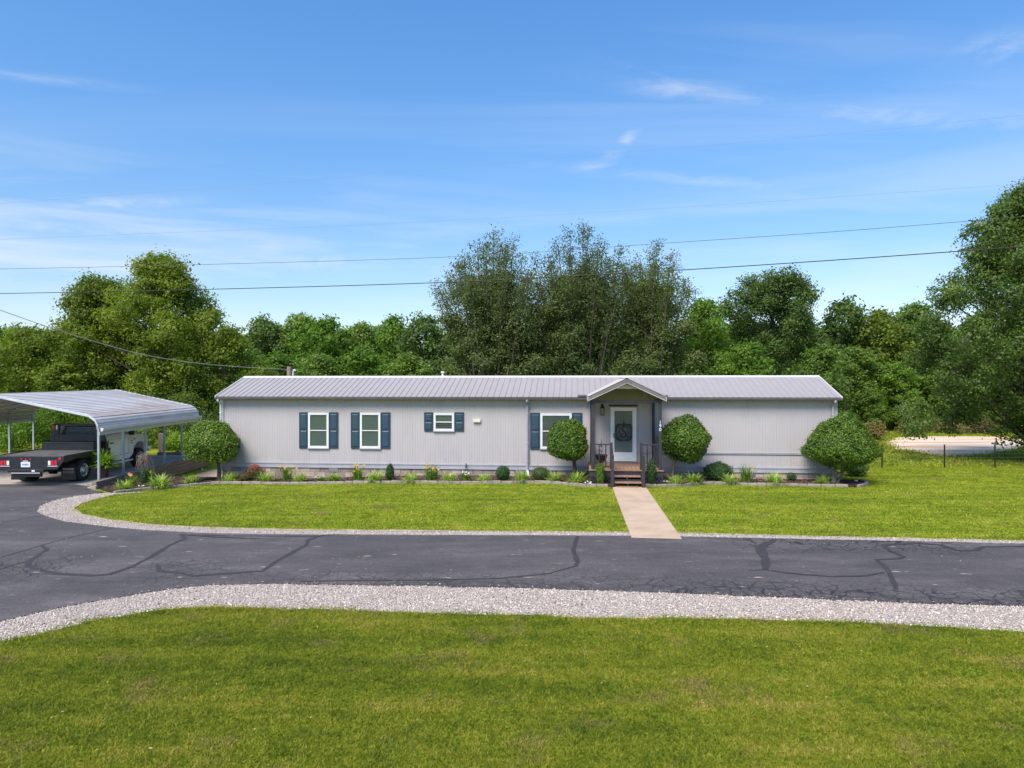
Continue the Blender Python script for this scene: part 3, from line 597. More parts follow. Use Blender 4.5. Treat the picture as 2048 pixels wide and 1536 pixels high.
lf = MB().poly([(-1, 0, 0), (0, .5, .2), (1, 0, 0), (0, -.5, .1)]).mesh('fallen_leaf', M['litter'])
P = np.concatenate([rng.uniform([-9, 6], [10, 12], (70, 2)), rng.uniform([-14, 12.6], [13, 15.6], (260, 2))]); n = len(P); s_ = rng.uniform(.008, .022, n)
gn_scatter('leaf_litter', np.column_stack([P, np.full(n, .036)]), np.column_stack([rng.normal(0, .2, n)]*2+[rng.uniform(0, 6.28, n)]), np.column_stack([s_]*3), np.zeros(n), [lf], label='scattered dry leaves on the driveway')
# gravel stones
def stone(seed):
    r = random.Random(seed); bm = bmesh.new(); bmesh.ops.create_icosphere(bm, subdivisions=1, radius=1)
    for v in bm.verts: v.co *= r.uniform(.75, 1.2); v.co.z *= .6
    me = bpy.data.meshes.new('stone'); bm.to_mesh(me); bm.free(); me.materials.append(M['pebble']); return me
stones = [stone(i) for i in range(4)]
def strip_pts(poly, n, x0, x1, y0, y1):
    P = np.stack([rng.uniform(x0, x1, n), rng.uniform(y0, y1, n)], 1); return P[in_poly(P, [(p[0], p[1]) for p in poly])]
P = np.concatenate([strip_pts(gp2, 230000, -13, 13, 7, 13)]); n = len(P); s_ = rng.gamma(4.0, 0.0014, n)+.002
P = np.concatenate([P, np.random.default_rng(3).normal(0, 0.05, (900, 2)) + np.array([[p.x, p.y] for p in densify(lo_asph, 0.03, 0, False)])[rng.integers(0, 700, 900)]]); n = len(P); s_ = rng.gamma(4.0, 0.0014, n)+.002
gn_scatter('gravel', np.column_stack([P, np.full(n, 0.02)]), rng.uniform(0, 6.28, (n, 3))*np.array([.15, .15, 1]), np.column_stack([s_*rng.uniform(1, 1.6, n), s_, s_]), rng.integers(0, 4, n), stones, label='loose white crushed stone along the near road edge')
P = strip_pts(gp1, 120000, -14.5, 16, 14.5, 24); n = len(P); s_ = rng.uniform(0.006, 0.014, n)
gn_scatter('gravel', np.column_stack([P, gz(P[:, 0], P[:, 1]) + 0.02]), rng.uniform(0, 6.28, (n, 3))*np.array([.15, .15, 1]), np.column_stack([s_*rng.uniform(1, 1.6, n), s_, s_]), rng.integers(0, 4, n), stones, label='loose white crushed stone along the lawn side')

# walkway
mb = MB()
i0 = len(mb.v)
for zz in (0.04, -0.2): mb.v += [(p.x, p.y, zz) for p in walk]
mb.f += [(0, 1, 2, 3), (7, 6, 5, 4), (0, 3, 7, 4), (1, 5, 6, 2), (0, 4, 5, 1), (3, 2, 6, 7)]
o = mb.build('walkway', M['concrete'], bevel=0.012); o['kind'] = 'structure'
# mulch beds
for nm, bd in (('mulch_bed', bed1), ('mulch_bed', bed2)):
    o = sheet(nm, densify(bd, 0.6), M['mulch'], 0.03, 0.5)
# mulch chips
chip = MB().box(-1, 1, -.3, .3, -.15, .15).mesh('chip', mat('mulch_chip', (0.045, 0.025, 0.02), None, 1, 0.95))
chip2 = MB().box(-1, 1, -.4, .4, -.15, .15).mesh('chip', mat('mulch_chip_pale', (0.11, 0.065, 0.05), None, 1, 0.95))
P = np.concatenate([strip_pts(bed1, 30000, -15, 5, 22.5, 29), strip_pts(bed2, 16000, 3, 13, 22.5, 27)]); n = len(P); s_ = rng.uniform(.015, .045, n)
gn_scatter('mulch', np.column_stack([P, gz(P[:, 0], P[:, 1]) + .045]), np.column_stack([rng.normal(0, .4, n), rng.normal(0, .4, n), rng.uniform(0, 6.28, n)]), np.column_stack([s_]*3), rng.integers(0, 2, n), [chip, chip2], label='dark bark mulch of the planting beds')
# edging stones, one by one
def edging(line, root, L0=0.34):
    P = densify([Vector((p.x, p.y, 0)) for p in line], 0.04, 0, False); acc = 0; st = P[0]
    meshes = []
    for k in range(5):
        r = random.Random(k+50); b_ = MB(); bm = bmesh.new(); bmesh.ops.create_cube(bm, size=1)
        for v in bm.verts: v.co = Vector((v.co.x*(1+r.uniform(-.04, .04)), v.co.y*(1+r.uniform(-.12, .12)), v.co.z*(1+r.uniform(-.1, .1))))
        bmesh.ops.bevel(bm, geom=bm.edges[:], offset=0.08, segments=1, affect='EDGES')
        me_ = bpy.data.meshes.new('brick'); bm.to_mesh(me_); bm.free(); me_.materials.append(M['stone']); meshes.append(me_)
    want = L0
    for p in P:
        d = (p - st)
        if d.length >= want:
            c_ = (p + st) / 2; z_ = float(gz(c_.x, c_.y)) + 0.035 + random.uniform(-.01, .008)
            inst('brick', random.choice(meshes), root, (c_.x, c_.y, z_), (random.uniform(-.03, .03), random.uniform(-.02, .02), math.atan2(d.y, d.x) + random.uniform(-.02, .02)), (d.length*0.96, 0.11, 0.12))
            st = p; want = L0 * random.uniform(.8, 1.25)
e1 = empty('garden_edging', (0, 0, 0), 0, 'low tan stone edging from the retaining wall along the bed left of the walkway', 'edging'); edging(edgeL + edgeM[1:], e1)
e2 = empty('garden_edging', (0, 0, 0), 0, 'low tan stone edging of the right bed, curving round its far end', 'edging'); edging(edgeR, e2); edging(edgeC, e2, .25)

# ------------------------------------------------------------------ mobile home (local: x along the front wall, y away from the road)
HOME = empty('mobile_home', (D0*vm.x, D0*vm.y, 0), -A, 'long light grey mobile home with a ribbed metal roof and dark blue shutters', 'house')
XL, XR, DEP = -14.0, 9.42, 4.3
ZE, ZR, YE, YR = 2.96, 3.75, -0.27, 2.15
def ribbed_wall(x0, x1, z0, z1, pitch=0.1, d=0.0048, y=0.0):
    mb = MB(); prof = []; x = x0
    while x < x1 - 1e-6:
        for dx, dy in ((0, 0), (.58*pitch, 0), (.66*pitch, -d), (.92*pitch, -d)):
            if x + dx < x1: prof.append((x + dx, y + dy))
        x += pitch
    prof.append((x1, y))
    for (a, b_), (c_, d_) in zip(prof[:-1], prof[1:]): mb.quad((a, b_, z0), (c_, d_, z0), (c_, d_, z1), (a, b_, z1))
    return mb
zs = 0.37
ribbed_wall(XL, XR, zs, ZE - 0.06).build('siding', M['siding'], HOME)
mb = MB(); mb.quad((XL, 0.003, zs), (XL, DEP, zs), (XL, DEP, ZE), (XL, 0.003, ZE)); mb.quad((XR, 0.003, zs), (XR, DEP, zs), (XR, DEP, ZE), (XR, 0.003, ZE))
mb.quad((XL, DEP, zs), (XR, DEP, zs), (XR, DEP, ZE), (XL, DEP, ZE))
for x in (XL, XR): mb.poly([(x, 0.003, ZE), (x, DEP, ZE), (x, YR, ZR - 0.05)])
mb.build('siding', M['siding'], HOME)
# base trim: flat band with a lip top and bottom
mb = B(XL-.02, XR+.02, -.045, .0, .2, zs+.012); mb.box(XL-.03, XR+.03, -.062, -.046, zs-.03, zs+.012); mb.box(XL-.03, XR+.03, -.058, -.046, .19, .215)
mb.build('base_trim', M['trimgrey'], HOME)
mb = B(hx(1270), XR, -.03, -.0125, .865, .905); mb.box(hx(1270), XR, -.04, -.0305, .895, .912); mb.box(hx(1270), XR, -.04, -.0305, .858, .872)
mb.build('belt_trim', M['trimgrey'], HOME)
B(XL-.03, XL+.1, -.05, -.013, .37, ZE-.1).build('corner_trim', M['offwhite'], HOME)
B(XR-.10, XR+.03, -.03, -.013, .37, ZE-.1).build('corner_trim', M['siding'], HOME)
# foundation of blocks
FN = MB().box(XL+.03, XR-.03, .02, DEP-.02, -.45, .2).build('foundation', M['mortar'], HOME)
blk = {}
for k in range(4):
    r = random.Random(k); bb = MB().box(-.192, .192, -.016, .03, -.091, .091); bm_ = bb.mesh('block', M['block']); blk[k] = bm_
for row, z_ in enumerate((-.27, -.07, .13)):
    x = XL + .03 + (0.2 if row % 2 else 0.0)
    while x + .39 < XR:
        if not (z_ < 0 and False): inst('block', blk[random.randint(0, 3)], FN, (x + .195, .0 + random.uniform(-.004, .003), z_ - (.0 if z_ < .1 else .03)), (0, 0, random.uniform(-.004, .004)), (1, 1, 1 if z_ < .1 else .8))
        x += .40
for px_ in (667.5, 1040, 1500):
    x = hx(px_); v_ = B(x-.2, x+.2, -.03, -.015, .035, .185).build('foundation_vent', M['dark'], FN)
    for j in range(4):
        pass
    mbv = MB()
    for j in range(4): mbv.box(x-.19, x+.19, -.045, -.031, .052+j*.036, .060+j*.036)
    mbv.build('foundation_vent', M['offwhite'], FN)
# roof
slope = math.atan2(ZR - ZE, YR - YE); SL = math.hypot(ZR - ZE, YR - YE); PW = 0.908
def roof_panel_mesh(w, L, nrib, rh=0.022):
    mb = MB(); st = w / nrib; prof = []
    for i in range(nrib):
        x = i * st; prof += [(x, 0), (x+.022, 0), (x+.033, rh), (x+.053, rh), (x+.064, 0)]
    prof.append((w, 0))
    for (a, b_), (c_, d_) in zip(prof[:-1], prof[1:]): mb.quad((a, 0, b_), (c_, 0, d_), (c_, L, d_), (a, L, b_))
    i = len(mb.v)
    for k in range(nrib):
        x = k*st; mb.poly([(x+.022, -.001, 0), (x+.064, -.001, 0), (x+.053, -.001, rh), (x+.033, -.001, rh)])
    return mb
rpm = roof_panel_mesh(PW, SL, 4).mesh('roof_panel', M['roof'])
RX0, RX1 = -14.09, 9.5
ROOF = MB().poly([(RX0+.02, YE+.02, ZE-.015), (RX1-.02, YE+.02, ZE-.015), (RX1-.02, YR, ZR-.02), (RX0+.02, YR, ZR-.02)]).poly([(RX0+.02, DEP+.25, ZE-.02), (RX1-.02, DEP+.25, ZE-.02), (RX1-.02, YR, ZR-.02), (RX0+.02, YR, ZR-.02)]).build('roof', M['trimgrey'], HOME)
npan = 26; stp = (RX1 - RX0) / npan
for i in range(npan):
    x = RX0 + i * stp
    inst('roof_panel', rpm, ROOF, (x, YE, ZE + (0.001 if i % 2 else 0)), (slope, 0, 0), (stp / PW, 1, 1))
    inst('roof_panel', rpm, ROOF, (x + stp, 2*YR - YE, ZE), (slope, 0, pi), (stp / PW, 1, 1))
# ridge cap with dark closure strip under it
cw = .17; dz_ = cw * sin(slope); dy_ = cw * cos(slope)
MB().prism([(YR-dy_, ZR-dz_+.028), (YR, ZR+.04), (YR+dy_, ZR-dz_+.028), (YR+dy_, ZR-dz_+.018), (YR, ZR+.028), (YR-dy_, ZR-dz_+.018)], RX0-.02, RX1+.02, 'X').build('ridge_cap', M['offwhite'], ROOF)
MB().prism([(YR-dy_+.005, ZR-dz_-.004), (YR-dy_+.005, ZR-dz_+.017), (YR-dy_+.03, ZR-dz_+.022), (YR-dy_+.03, ZR-dz_)], RX0, RX1, 'X').build('ridge_closure', M['rib'], ROOF)
for x0_, x1_ in ((RX0-.03, RX0-.002), (RX1+.002, RX1+.03)):
    MB().prism([(YE-.02, ZE-.09), (YE-.02, ZE+.03), (YR, ZR+.03), (2*YR-YE+.02, ZE+.03), (2*YR-YE+.02, ZE-.09), (YR, ZR-.09)], x0_, x1_, 'X').build('rake_trim', M['offwhite'], ROOF)
# gutter fascia
MB().prism([(YE-.005, ZE-.11), (YE-.06, ZE-.10), (YE-.085, ZE-.04), (YE-.085, ZE-.02), (YE-.075, ZE-.02), (YE-.07, ZE-.04), (YE-.005, ZE-.03)], RX0-.02, RX1+.02, 'X').build('gutter', M['fascia'], ROOF)
B(RX0+.01, RX1-.01, YE+.001, -.0, ZE-.10, ZE-.075).build('soffit', M['trimgrey'], ROOF)
# gable end infill under the rake is the siding; downspouts
def downspout(x, m, y=-.08, bot=.02, w=.075, foot=True):
    mb = MB(); mb.tube([(x, YE-.04, ZE-.1), (x, YE-.04, ZE-.16), (x, y, ZE-.3), (x, y, bot+.12), (x, y-.03, bot+.04)] + ([(x+.02, y-.28, bot-.02)] if foot else []), w/2*1.2, 4, True)
    for z_ in (2.3, 1.2, .5): mb.box(x-w*.62, x+w*.62, y-.045, -.0125, z_, z_+.03)
    return mb.build('downspout', m, HOME, bevel=.004)
downspout(hx(441, -.1), M['offwhite'], bot=-.2); downspout(hx(1055, -.1), M['trimgrey'], bot=-.02, w=.085, foot=False); downspout(hx(1667, -.1), M['siding'], bot=-.02)
# lower offset of the middle downspout
MB().tube([(hx(1055, -.1), -.08, .2), (hx(1056.5, -.1), -.12, .1), (hx(1058.5, -.1), -.16, -.12)], .045, 4).build('downspout', M['offwhite'], HOME)
# roof vent pipe behind the ridge
x = hx(885.5, 2.5)
MB().lathe([(.0, 0), (.13, 0), (.11, .06), (.07, .12)], (x, YR+.35, ZR-.1), 14).build('vent_boot', M['capred'], ROOF, smooth=True)
MB().lathe([(.05, 0), (.05, .22), (.085, .22), (.085, .27), (0, .285)], (x, YR+.35, ZR-.05), 14).build('vent_pipe', M['offwhite'], ROOF, smooth=True)

# windows
def shutter(x0, x1, z0, z1, root):
    mb = MB(); mb.box(x0, x1, -.045, -.013, z0, z1)
    sh = mb.build('shutter', M['shutter'], HOME, bevel=.004)
    mid = z0 + (z1 - z0) * .505; mg = .055
    for a, b_ in ((z0+.075, mid-.03), (mid+.03, z1-.075)):
        p = MB(); i = 0
        p.v = [(x0+mg, -.0455, a), (x1-mg, -.0455, a), (x1-mg, -.0455, b_), (x0+mg, -.0455, b_), (x0+mg+.022, -.062, a+.022), (x1-mg-.022, -.062, a+.022), (x1-mg-.022, -.062, b_-.022), (x0+mg+.022, -.062, b_-.022)]
        p.f = [(4, 5, 6, 7), (0, 1, 5, 4), (1, 2, 6, 5), (2, 3, 7, 6), (3, 0, 4, 7)]
        p.build('shutter_panel', M['shutpanel'], sh)
def window(pl, pr, pt, pb, sh, blinds=False, openlow=False):
    pc = (pl + pr) / 2; x0, x1 = hx(pl), hx(pr); z0, z1 = hz(pc, pb), hz(pc, pt); f_ = .085
    wn = MB(); ya, yb = -.06, -.013
    wn.box(x0, x0+f_, ya, yb, z0, z1); wn.box(x1-f_, x1, ya, yb, z0, z1); wn.box(x0+f_, x1-f_, ya, yb, z0, z0+f_); wn.box(x0+f_, x1-f_, ya, yb, z1-f_, z1)
    wo = wn.build('window_frame', M['white'], HOME, bevel=.005)
    zm = (z0 + z1) / 2
    B(x0+f_, x1-f_, -.053, -.035, zm-.018, zm+.018).build('meeting_rail', M['white'], wo)
    B(x0-.02, x1+.02, -.075, -.0135, z0-.03, z0-.002).build('sill', M['trimgrey'], wo)
    for k, (a, b_) in enumerate(((z0+f_, zm-.018), (zm+.018, z1-f_))):
        B(x0+f_, x1-f_, -.04, -.036, a, b_).build('pane', M['pane'], wo)
        dm = M['dark'] if (blinds or (openlow and k == 0)) else M['shade']  # near-black sheet painted in for the unlit room behind blinds
        B(x0+f_, x1-f_, -.019, -.0135, a-.01, b_+.01).build('window_tone_backing', dm, wo)
    if blinds or openlow:
        mb = MB(); z_ = z0 + f_ + .02; top = z1 - f_ if blinds else zm
        while z_ < top: mb.box(x0+f_, x1-f_, -.032, -.021, z_, z_+.022); z_ += .042 if blinds else .06
        mb.build('blind', M['slat'], wo)
    for a, b_, c_, d_ in sh: shutter(hx(a), hx(b_), hz((a+b_)/2, d_), hz((a+b_)/2, c_), wo)
window(617, 658.3, 825.5, 896, [(599, 616.4, 824.3, 896.3), (659, 676.6, 824.3, 896.3)])
window(720.6, 761.6, 825.5, 896.5, [(702.2, 720, 824.6, 896.8), (762.3, 780.8, 824.6, 896.8)])
window(867.6, 908.8, 826, 861.8, [(848.6, 866.8, 824.4, 862.4), (909.4, 928, 824.4, 862.4)], openlow=True)
window(1080.7, 1143.5, 826.8, 897.5, [(1060.5, 1080, 825.4, 898.5), (1144.3, 1164.5, 825.4, 898.5)], blinds=True)
# small vent box and faucet with hose
x0, x1 = hx(946.5), hx(961.5)
B(x0, x1, -.09, -.013, hz(954, 844.5), hz(954, 838)).build('wall_vent', mat('cream_metal', (.62, .56, .47), None, 1, .5), HOME, bevel=.01)
xf = hx(933)
MB().tube([(xf, -.04, .33), (xf, -.14, .33), (xf, -.16, .27)], .022, 8).tube([(xf-.04, -.11, .41), (xf+.04, -.11, .41)], .012, 6).tube([(xf, -.11, .33), (xf, -.11, .42)], .012, 6).build('faucet', M['iron'], HOME, smooth=True)
hs = empty('garden_hose', HW(xf, -.16), -A, 'thin dark hose hanging from the faucet down to the flower bed', 'hose')
MB().tube([(0, 0, .27), (-.01, -.02, .15), (-.1, -.05, .05), (-.25, -.1, -.02), (-.34, -.2, -.05)], .012, 6).build('hose_line', M['iron'], hs, smooth=True)

# front door with storm door
xd0, xd1 = hx(1221), hx(1272.6); zd0, zd1 = .56, hz(1247, 814.8); fr_ = .105
door = MB(); door.box(xd0, xd0+.09, -.06, -.013, zd0, zd1); door.box(xd1-.09, xd1, -.06, -.013, zd0, zd1); door.box(xd0+.09, xd1-.09, -.06, -.013, zd1-.08, zd1); 
DO = door.build('door_frame', M['doorwhite_lifted'], HOME, bevel=.004)
a0, a1 = xd0+.094, xd1-.094; gb = hz(1247, 904.3)
sd = MB(); sd.box(a0, a0+.05, -.052, -.02, zd0, zd1-.084); sd.box(a1-.05, a1, -.052, -.02, zd0, zd1-.084); sd.box(a0+.05, a1-.05, -.052, -.02, zd1-.13, zd1-.084); sd.box(a0+.05, a1-.05, -.052, -.02, zd0, gb)
sd.build('storm_door', M['doorwhite_lifted'], DO, bevel=.004)
B(a0+.1, a1-.1, -.058, -.0522, zd0+.07, gb-.06).build('kick_panel', M['doorwhite_lifted'], DO, bevel=.004)
B(a0+.05, a1-.05, -.04, -.036, gb, zd1-.13).build('pane', M['doorglass'], DO)
B(a0+.0, a1-.0, -.018, -.0135, zd0, zd1-.09).build('inner_door', M['shadeglow'], DO)
MB().tube([(a0+.025, -.053, 1.45), (a0+.025, -.085, 1.45), (a0+.025, -.085, 1.6), (a0+.025, -.053, 1.6)], .011, 6).build('handle', M['iron'], DO)
B(hx(1217.4), hx(1275), -.05, -.013, hz(1246, 812.9), hz(1246, 809.3)).build('lintel_board', M['charcoal'], HOME)
# lantern
xl = hx(1204.5); zl = hz(1204.5, 829.8)
ln = MB().box(xl-.05, xl+.05, -.03, -.013, zl+.2, zl+.40).tube([(xl, -.03, zl+.3), (xl, -.13, zl+.40), (xl, -.17, zl+.34)], .016, 6)
ln.lathe([(0, .36), (.05, .33), (.085, .27), (.09, .25)], (xl, -.16, zl), 8)
for k in range(4):
    an = k*pi/2+pi/4; ln.bar((xl+.075*cos(an), -.16+.075*sin(an), zl), (xl+.085*cos(an), -.16+.085*sin(an), zl+.25), .014, .014)
ln.box(xl-.07, xl+.07, -.23, -.09, zl-.015, zl+.01)
L_ = ln.build('wall_lantern', M['black'], HOME)
MB().lathe([(.055, .01), (.07, .25)], (xl, -.16, zl), 4).build('lantern_glass', M['lampglass'], L_)

# monogram plaque hanging on the storm door: a framed letter S
xm, zm = (a0+a1)/2 + .01, hz(1247.5, 864); MG = empty('door_monogram', HW(xm, -.075, zm), -A, 'black scrollwork plaque with a curly letter S hanging on the front door', 'door sign')
def spl(pts, n=8):
    out = []; P = [Vector(p) for p in pts]
    for i in range(len(P)-1):
        p0, p1, p2, p3 = P[max(i-1, 0)], P[i], P[i+1], P[min(i+2, len(P)-1)]
        for j in range(n):
            t_ = j/n; out.append(.5*((2*p1)+(-p0+p2)*t_+(2*p0-5*p1+4*p2-p3)*t_**2+(-p0+3*p1-3*p2+p3)*t_**3))
    out.append(P[-1]); return out
fr = []
for k in range(96):
    an = 2*pi*k/96; d4 = abs(cos(2*an)); r_ = .285 + .085*(abs(sin(2*an))**1.2) + .012*cos(8*an)
    fr.append(Vector((r_*cos(an)*1.0, 0, r_*sin(an)*1.06)))
ins_ = [Vector((.262*cos(2*pi*k/96), 0, .277*sin(2*pi*k/96))) for k in range(96)]
mb = MB()
for k in range(96):
    j = (k+1) % 96; a, b_, c_, d_ = ins_[k], ins_[j], fr[j], fr[k]; f3 = Vector((0, -.014, 0))
    mb.quad(a+f3, b_+f3, c_+f3, d_+f3); mb.quad(a, b_, c_, d_); mb.quad(c_, d_, d_+f3, c_+f3); mb.quad(a, b_, b_+f3, a+f3)
mb.build('plaque_ring', M['iron'], MG)
def flat(pts, w0, w1):
    P = spl([(x, -.007, z) for x, z in pts]); n = len(P); return MB().tube(P, [w0+(w1-w0)*sin(pi*i/(n-1)) for i in range(n)], 6)
s_ = flat([(.10,.12),(.13,.17),(.08,.215),(0,.2),(-.06,.14),(-.04,.07),(.04,0),(.085,-.08),(.06,-.16),(-.01,-.195),(-.085,-.165),(-.10,-.10),(-.055,-.06),(-.01,-.09),(-.02,-.125)], .008, .024)
s_.build('letter', M['iron'], MG)
for sx, sz in ((-1, 1), (1, 1), (-1, -1), (1, -1)):
    flat([(sx*.235, sz*.0), (sx*.2, sz*.05), (sx*.15, sz*.045), (sx*.15, sz*.015), (sx*.175, sz*.02)], .006, .011).build('scroll', M['iron'], MG)
    flat([(sx*.2, sz*.15), (sx*.15, sz*.12), (sx*.12, sz*.165), (sx*.15, sz*.19)], .006, .011).build('scroll', M['iron'], MG)
MB().tube([(-.03, -.01, .26), (0, -.01, .40), (0, -.01, .62)], .008, 5).tube([(.03, -.01, .26), (0, -.01, .40)], .008, 5).tube([(0, -.012, .22), (-.02, -.02, .3), (0, -.02, .38)], .02, 5).build('ribbon', mat('brown_ribbon', (.05, .035, .03), None, 1, .8), MG)

# ------------------------------------------------------------------ porch
PO = empty('porch', (D0*vm.x, D0*vm.y, 0), -A, 'small gabled entry porch with dark posts, a brown deck and steps', 'porch')
PX0, PX1, PY = .50, 2.86, -2.38; DZ = .525
bw = .135; x = .42; k = 0
bm_ = MB().box(0, bw-.012, PY-.0, -.07, DZ-.035, DZ).mesh('deck_board', M['deck'])
while x + bw < 2.94:
    inst('deck_board', bm_, PO, (x, 0, random.uniform(-.002, .002)), (0, 0, 0)); x += bw
B(.40, 2.92, PY-.10, PY-.012, DZ-.035, DZ+.002).build('deck_edge_board', M['deck'], PO, bevel=.005)
B(.42, 2.90, PY-.06, PY-.02, DZ-.24, DZ-.037).build('rim_board', M['charcoal'], PO)
for xx in (.42, 2.86): B(xx, xx+.04, PY-.02, -.07, DZ-.24, DZ-.037).build('rim_board', M['charcoal'], PO)
def lattice(x0, x1, z0, z1, y):
    mb = MB(); d = .13; k = x0 - (z1-z0)
    while k < x1:
        for s in (1, -1):
            a = [k, z0]; b_ = [k+(z1-z0), z1]
            if a[0] < x0: a = [x0, z0+(x0-k)]
            if b_[0] > x1: b_ = [x1, z0+(x1-k)]
            if b_[0] > a[0] + .01:
                if s == -1: a[1] = z0+z1-a[1]; b_[1] = z0+z1-b_[1]
                mb.bar((a[0], y+.006*s, a[1]), (b_[0], y+.006*s, b_[1]), .01, .035)
        k += d
    mb.box(x0-.03, x0+.02, y-.012, y+.012, z0, z1).box(x1-.02, x1+.03, y-.012, y+.012, z0, z1)
    o = mb.build('lattice', M['charcoal'], PO); o['kind'] = 'stuff'
lattice(.46, 1.17, -.12, DZ-.24, PY-.035); lattice(2.2, 2.88, -.12, DZ-.24, PY-.035)
B(.44, 2.88, PY+.3, PY+.32, -.15, DZ-.04).build('underdeck_dark_sheet', M['dark'], PO)  # near-black sheet standing in for the shade under the deck
# steps
for z_, y0_ in ((.36, PY-.40), (.19, PY-.68)):
    B(1.25, 2.13, y0_, y0_+.29, z_-.04, z_).build('step_tread', M['deck'], PO, bevel=.006)
for xx in (1.22, 1.66, 2.13): MB().prism([(PY-.68, .0), (PY-.68, .148), (PY-.40, .148), (PY-.40, .318), (PY-.1, .318), (PY-.1, 0)], xx, xx+.035, 'X').build('stringer', M['charcoal'], PO)
B(1.257, 2.128, PY-.405, PY-.401, .2, .25).build('riser_slat', M['charcoal'], PO)
# doormat-like bottom board on the walk
B(1.32, 2.02, PY-.82, PY-.66, .042, .06).build('bottom_board', M['deck'], PO)
# posts, beams
px0, px1 = hx(1185.6, -2.3), hx(1320.2, -2.3); ZB = 2.80
for nx, xx, yy, w_ in (('', px0, -2.3, .12), ('', px1, -2.3, .1), ('', px0, -.16, .1), ('', px1, -.16, .1)):
    B(xx-w_/2, xx+w_/2, yy-w_/2, yy+w_/2, DZ+.001, ZB).build('post', M['charcoal'], PO, bevel=.006)
for yy in (-2.3, -.17): B(px0-.06, px1+.06, yy-.03, yy+.03, ZB+.001, ZB+.09).build('beam', M['black'] if yy < -1 else M['charcoal'], PO)
for xx in (px0, px1): B(xx-.03, xx+.03, -2.26, -.21, ZB+.001, ZB+.085).build('beam', M['charcoal'], PO)
# gable roof
GX0, GX1, GZ0, GZ1, GY = .39, 2.985, 2.98, 3.60, -2.5; gc = (GX0+GX1)/2
gs = math.atan2(GZ1-GZ0, gc-GX0); GL = math.hypot(GZ1-GZ0, gc-GX0)
yb = 1.75
for s in (-1, 1):
    mbp = roof_panel_mesh(yb-GY, GL, 19, .016)
    me_ = mbp.mesh('porch_roof_panel', M['roof'])
    # panel width runs along the ridge; slope runs up
    if s == -1: inst('roof_panel', me_, PO, (GX0, yb, GZ0+.05), Euler((gs, 0, -pi/2)).to_matrix().to_euler())
    else: inst('roof_panel', me_, PO, (GX1, GY, GZ0+.05), Euler((gs, 0, pi/2)).to_matrix().to_euler())
    e_ = GX0 if s == -1 else GX1
    MB().prism([(e_, GZ0+.03), (gc, GZ1+.03), (gc, GZ1-.10), (e_+s*(-.0), GZ0-.07)], GY-.03, GY, 'Y').build('gable_fascia', M['fascia'], PO)
    MB().prism([(e_, GZ0-.072), (gc, GZ1-.102), (gc, GZ1-.125), (e_-s*.02, GZ0-.1)], GY-.025, GY+.05, 'Y').build('gable_trim', M['palegrey'], PO)
    MB().prism([(e_, GZ0-.0), (gc, GZ1-.0), (gc, GZ1-.02), (e_, GZ0-.02)], GY+.001, .0, 'Y').build('ceiling', M['olive'], PO)
    B(e_-.03 if s == -1 else e_-.0, e_ if s == -1 else e_+.03, GY-.02, -.32, GZ0-.12, GZ0+.03).build('eave_trim', M['palegrey'], PO)
    B(e_-.35 if s == -1 else e_+.03, e_-.03 if s == -1 else e_+.35, -.33, -.10, ZE+.03, ZE+.09).build('valley_flashing', M['fascia'], PO)
B(gc-.05, gc+.05, GY-.03, yb, GZ1+.058, GZ1+.07).build('ridge_cap', M['offwhite'], PO)
# gable back wall, narrow boards
mb = MB(); k = GX0 + .1
while k < GX1 - .1:
    a, b_ = k, min(k+.1, GX1-.1); zt = lambda q: GZ0 - .03 + (GZ1-GZ0)*(1-abs(q-gc)/(gc-GX0))
    ta, tb = zt(a), zt(b_); o = MB().poly([(a+.004, -.9, 2.86), (b_-.004, -.9, 2.86), (b_-.004, -.9, max(tb, 2.87)), (a+.004, -.9, max(ta, 2.87))]).poly([(a+.004, -.9, 2.86), (a+.004, -.885, 2.86), (a+.004, -.885, max(ta, 2.87)), (a+.004, -.9, max(ta, 2.87))])
    o.build('ceiling_board', M['olive'], PO); k += .1
B(GX0+.1, GX1-.1, -.885, -.88, 2.86, 3.05).build('ceiling_back', M['olive'], PO)
MB().prism([(gc-.38, GZ1-.125-.19), (gc, GZ1-.135), (gc+.38, GZ1-.125-.19)], -2.2, -2.18, 'Y').build('gable_peak_panel', M['white'], PO)
# railings
def baluster(x, y, z0, z1, r=.016):
    h_ = z1-z0; return MB().lathe([(r, 0), (r, .2*h_), (r*1.7, .25*h_), (r, .3*h_), (r*1.6, .5*h_), (r, .72*h_), (r*1.7, .77*h_), (r, .82*h_), (r, h_)], (x, y, z0), 8)
nx0, nx1 = hx(1222.6, PY), hx(1282.8, PY)
RT = 1.40
for a, b_ in ((px0+.06, nx0-.04), (nx1+.04, px1-.05)):
    B(a, b_, -2.34, -2.26, RT-.04, RT).build('top_rail', M['charcoal'], PO, bevel=.006); B(a, b_, -2.32, -2.28, DZ+.07, DZ+.11).build('bottom_rail', M['charcoal'], PO)
    for j in range(2):
        xx = a + (b_-a)*(.3+.42*j); baluster(xx, -2.3, DZ+.11, RT-.04).build('baluster', M['charcoal'], PO, smooth=True)
for xx in (px0, px1):
    B(xx-.04, xx+.04, -2.24, -.21, RT-.04, RT).build('top_rail', M['charcoal'], PO, bevel=.006); B(xx-.02, xx+.02, -2.24, -.21, DZ+.07, DZ+.11).build('bottom_rail', M['charcoal'], PO)
    for j in range(12): baluster(xx, -2.1+j*.16, DZ+.11, RT-.04).build('baluster', M['charcoal'], PO, smooth=True)
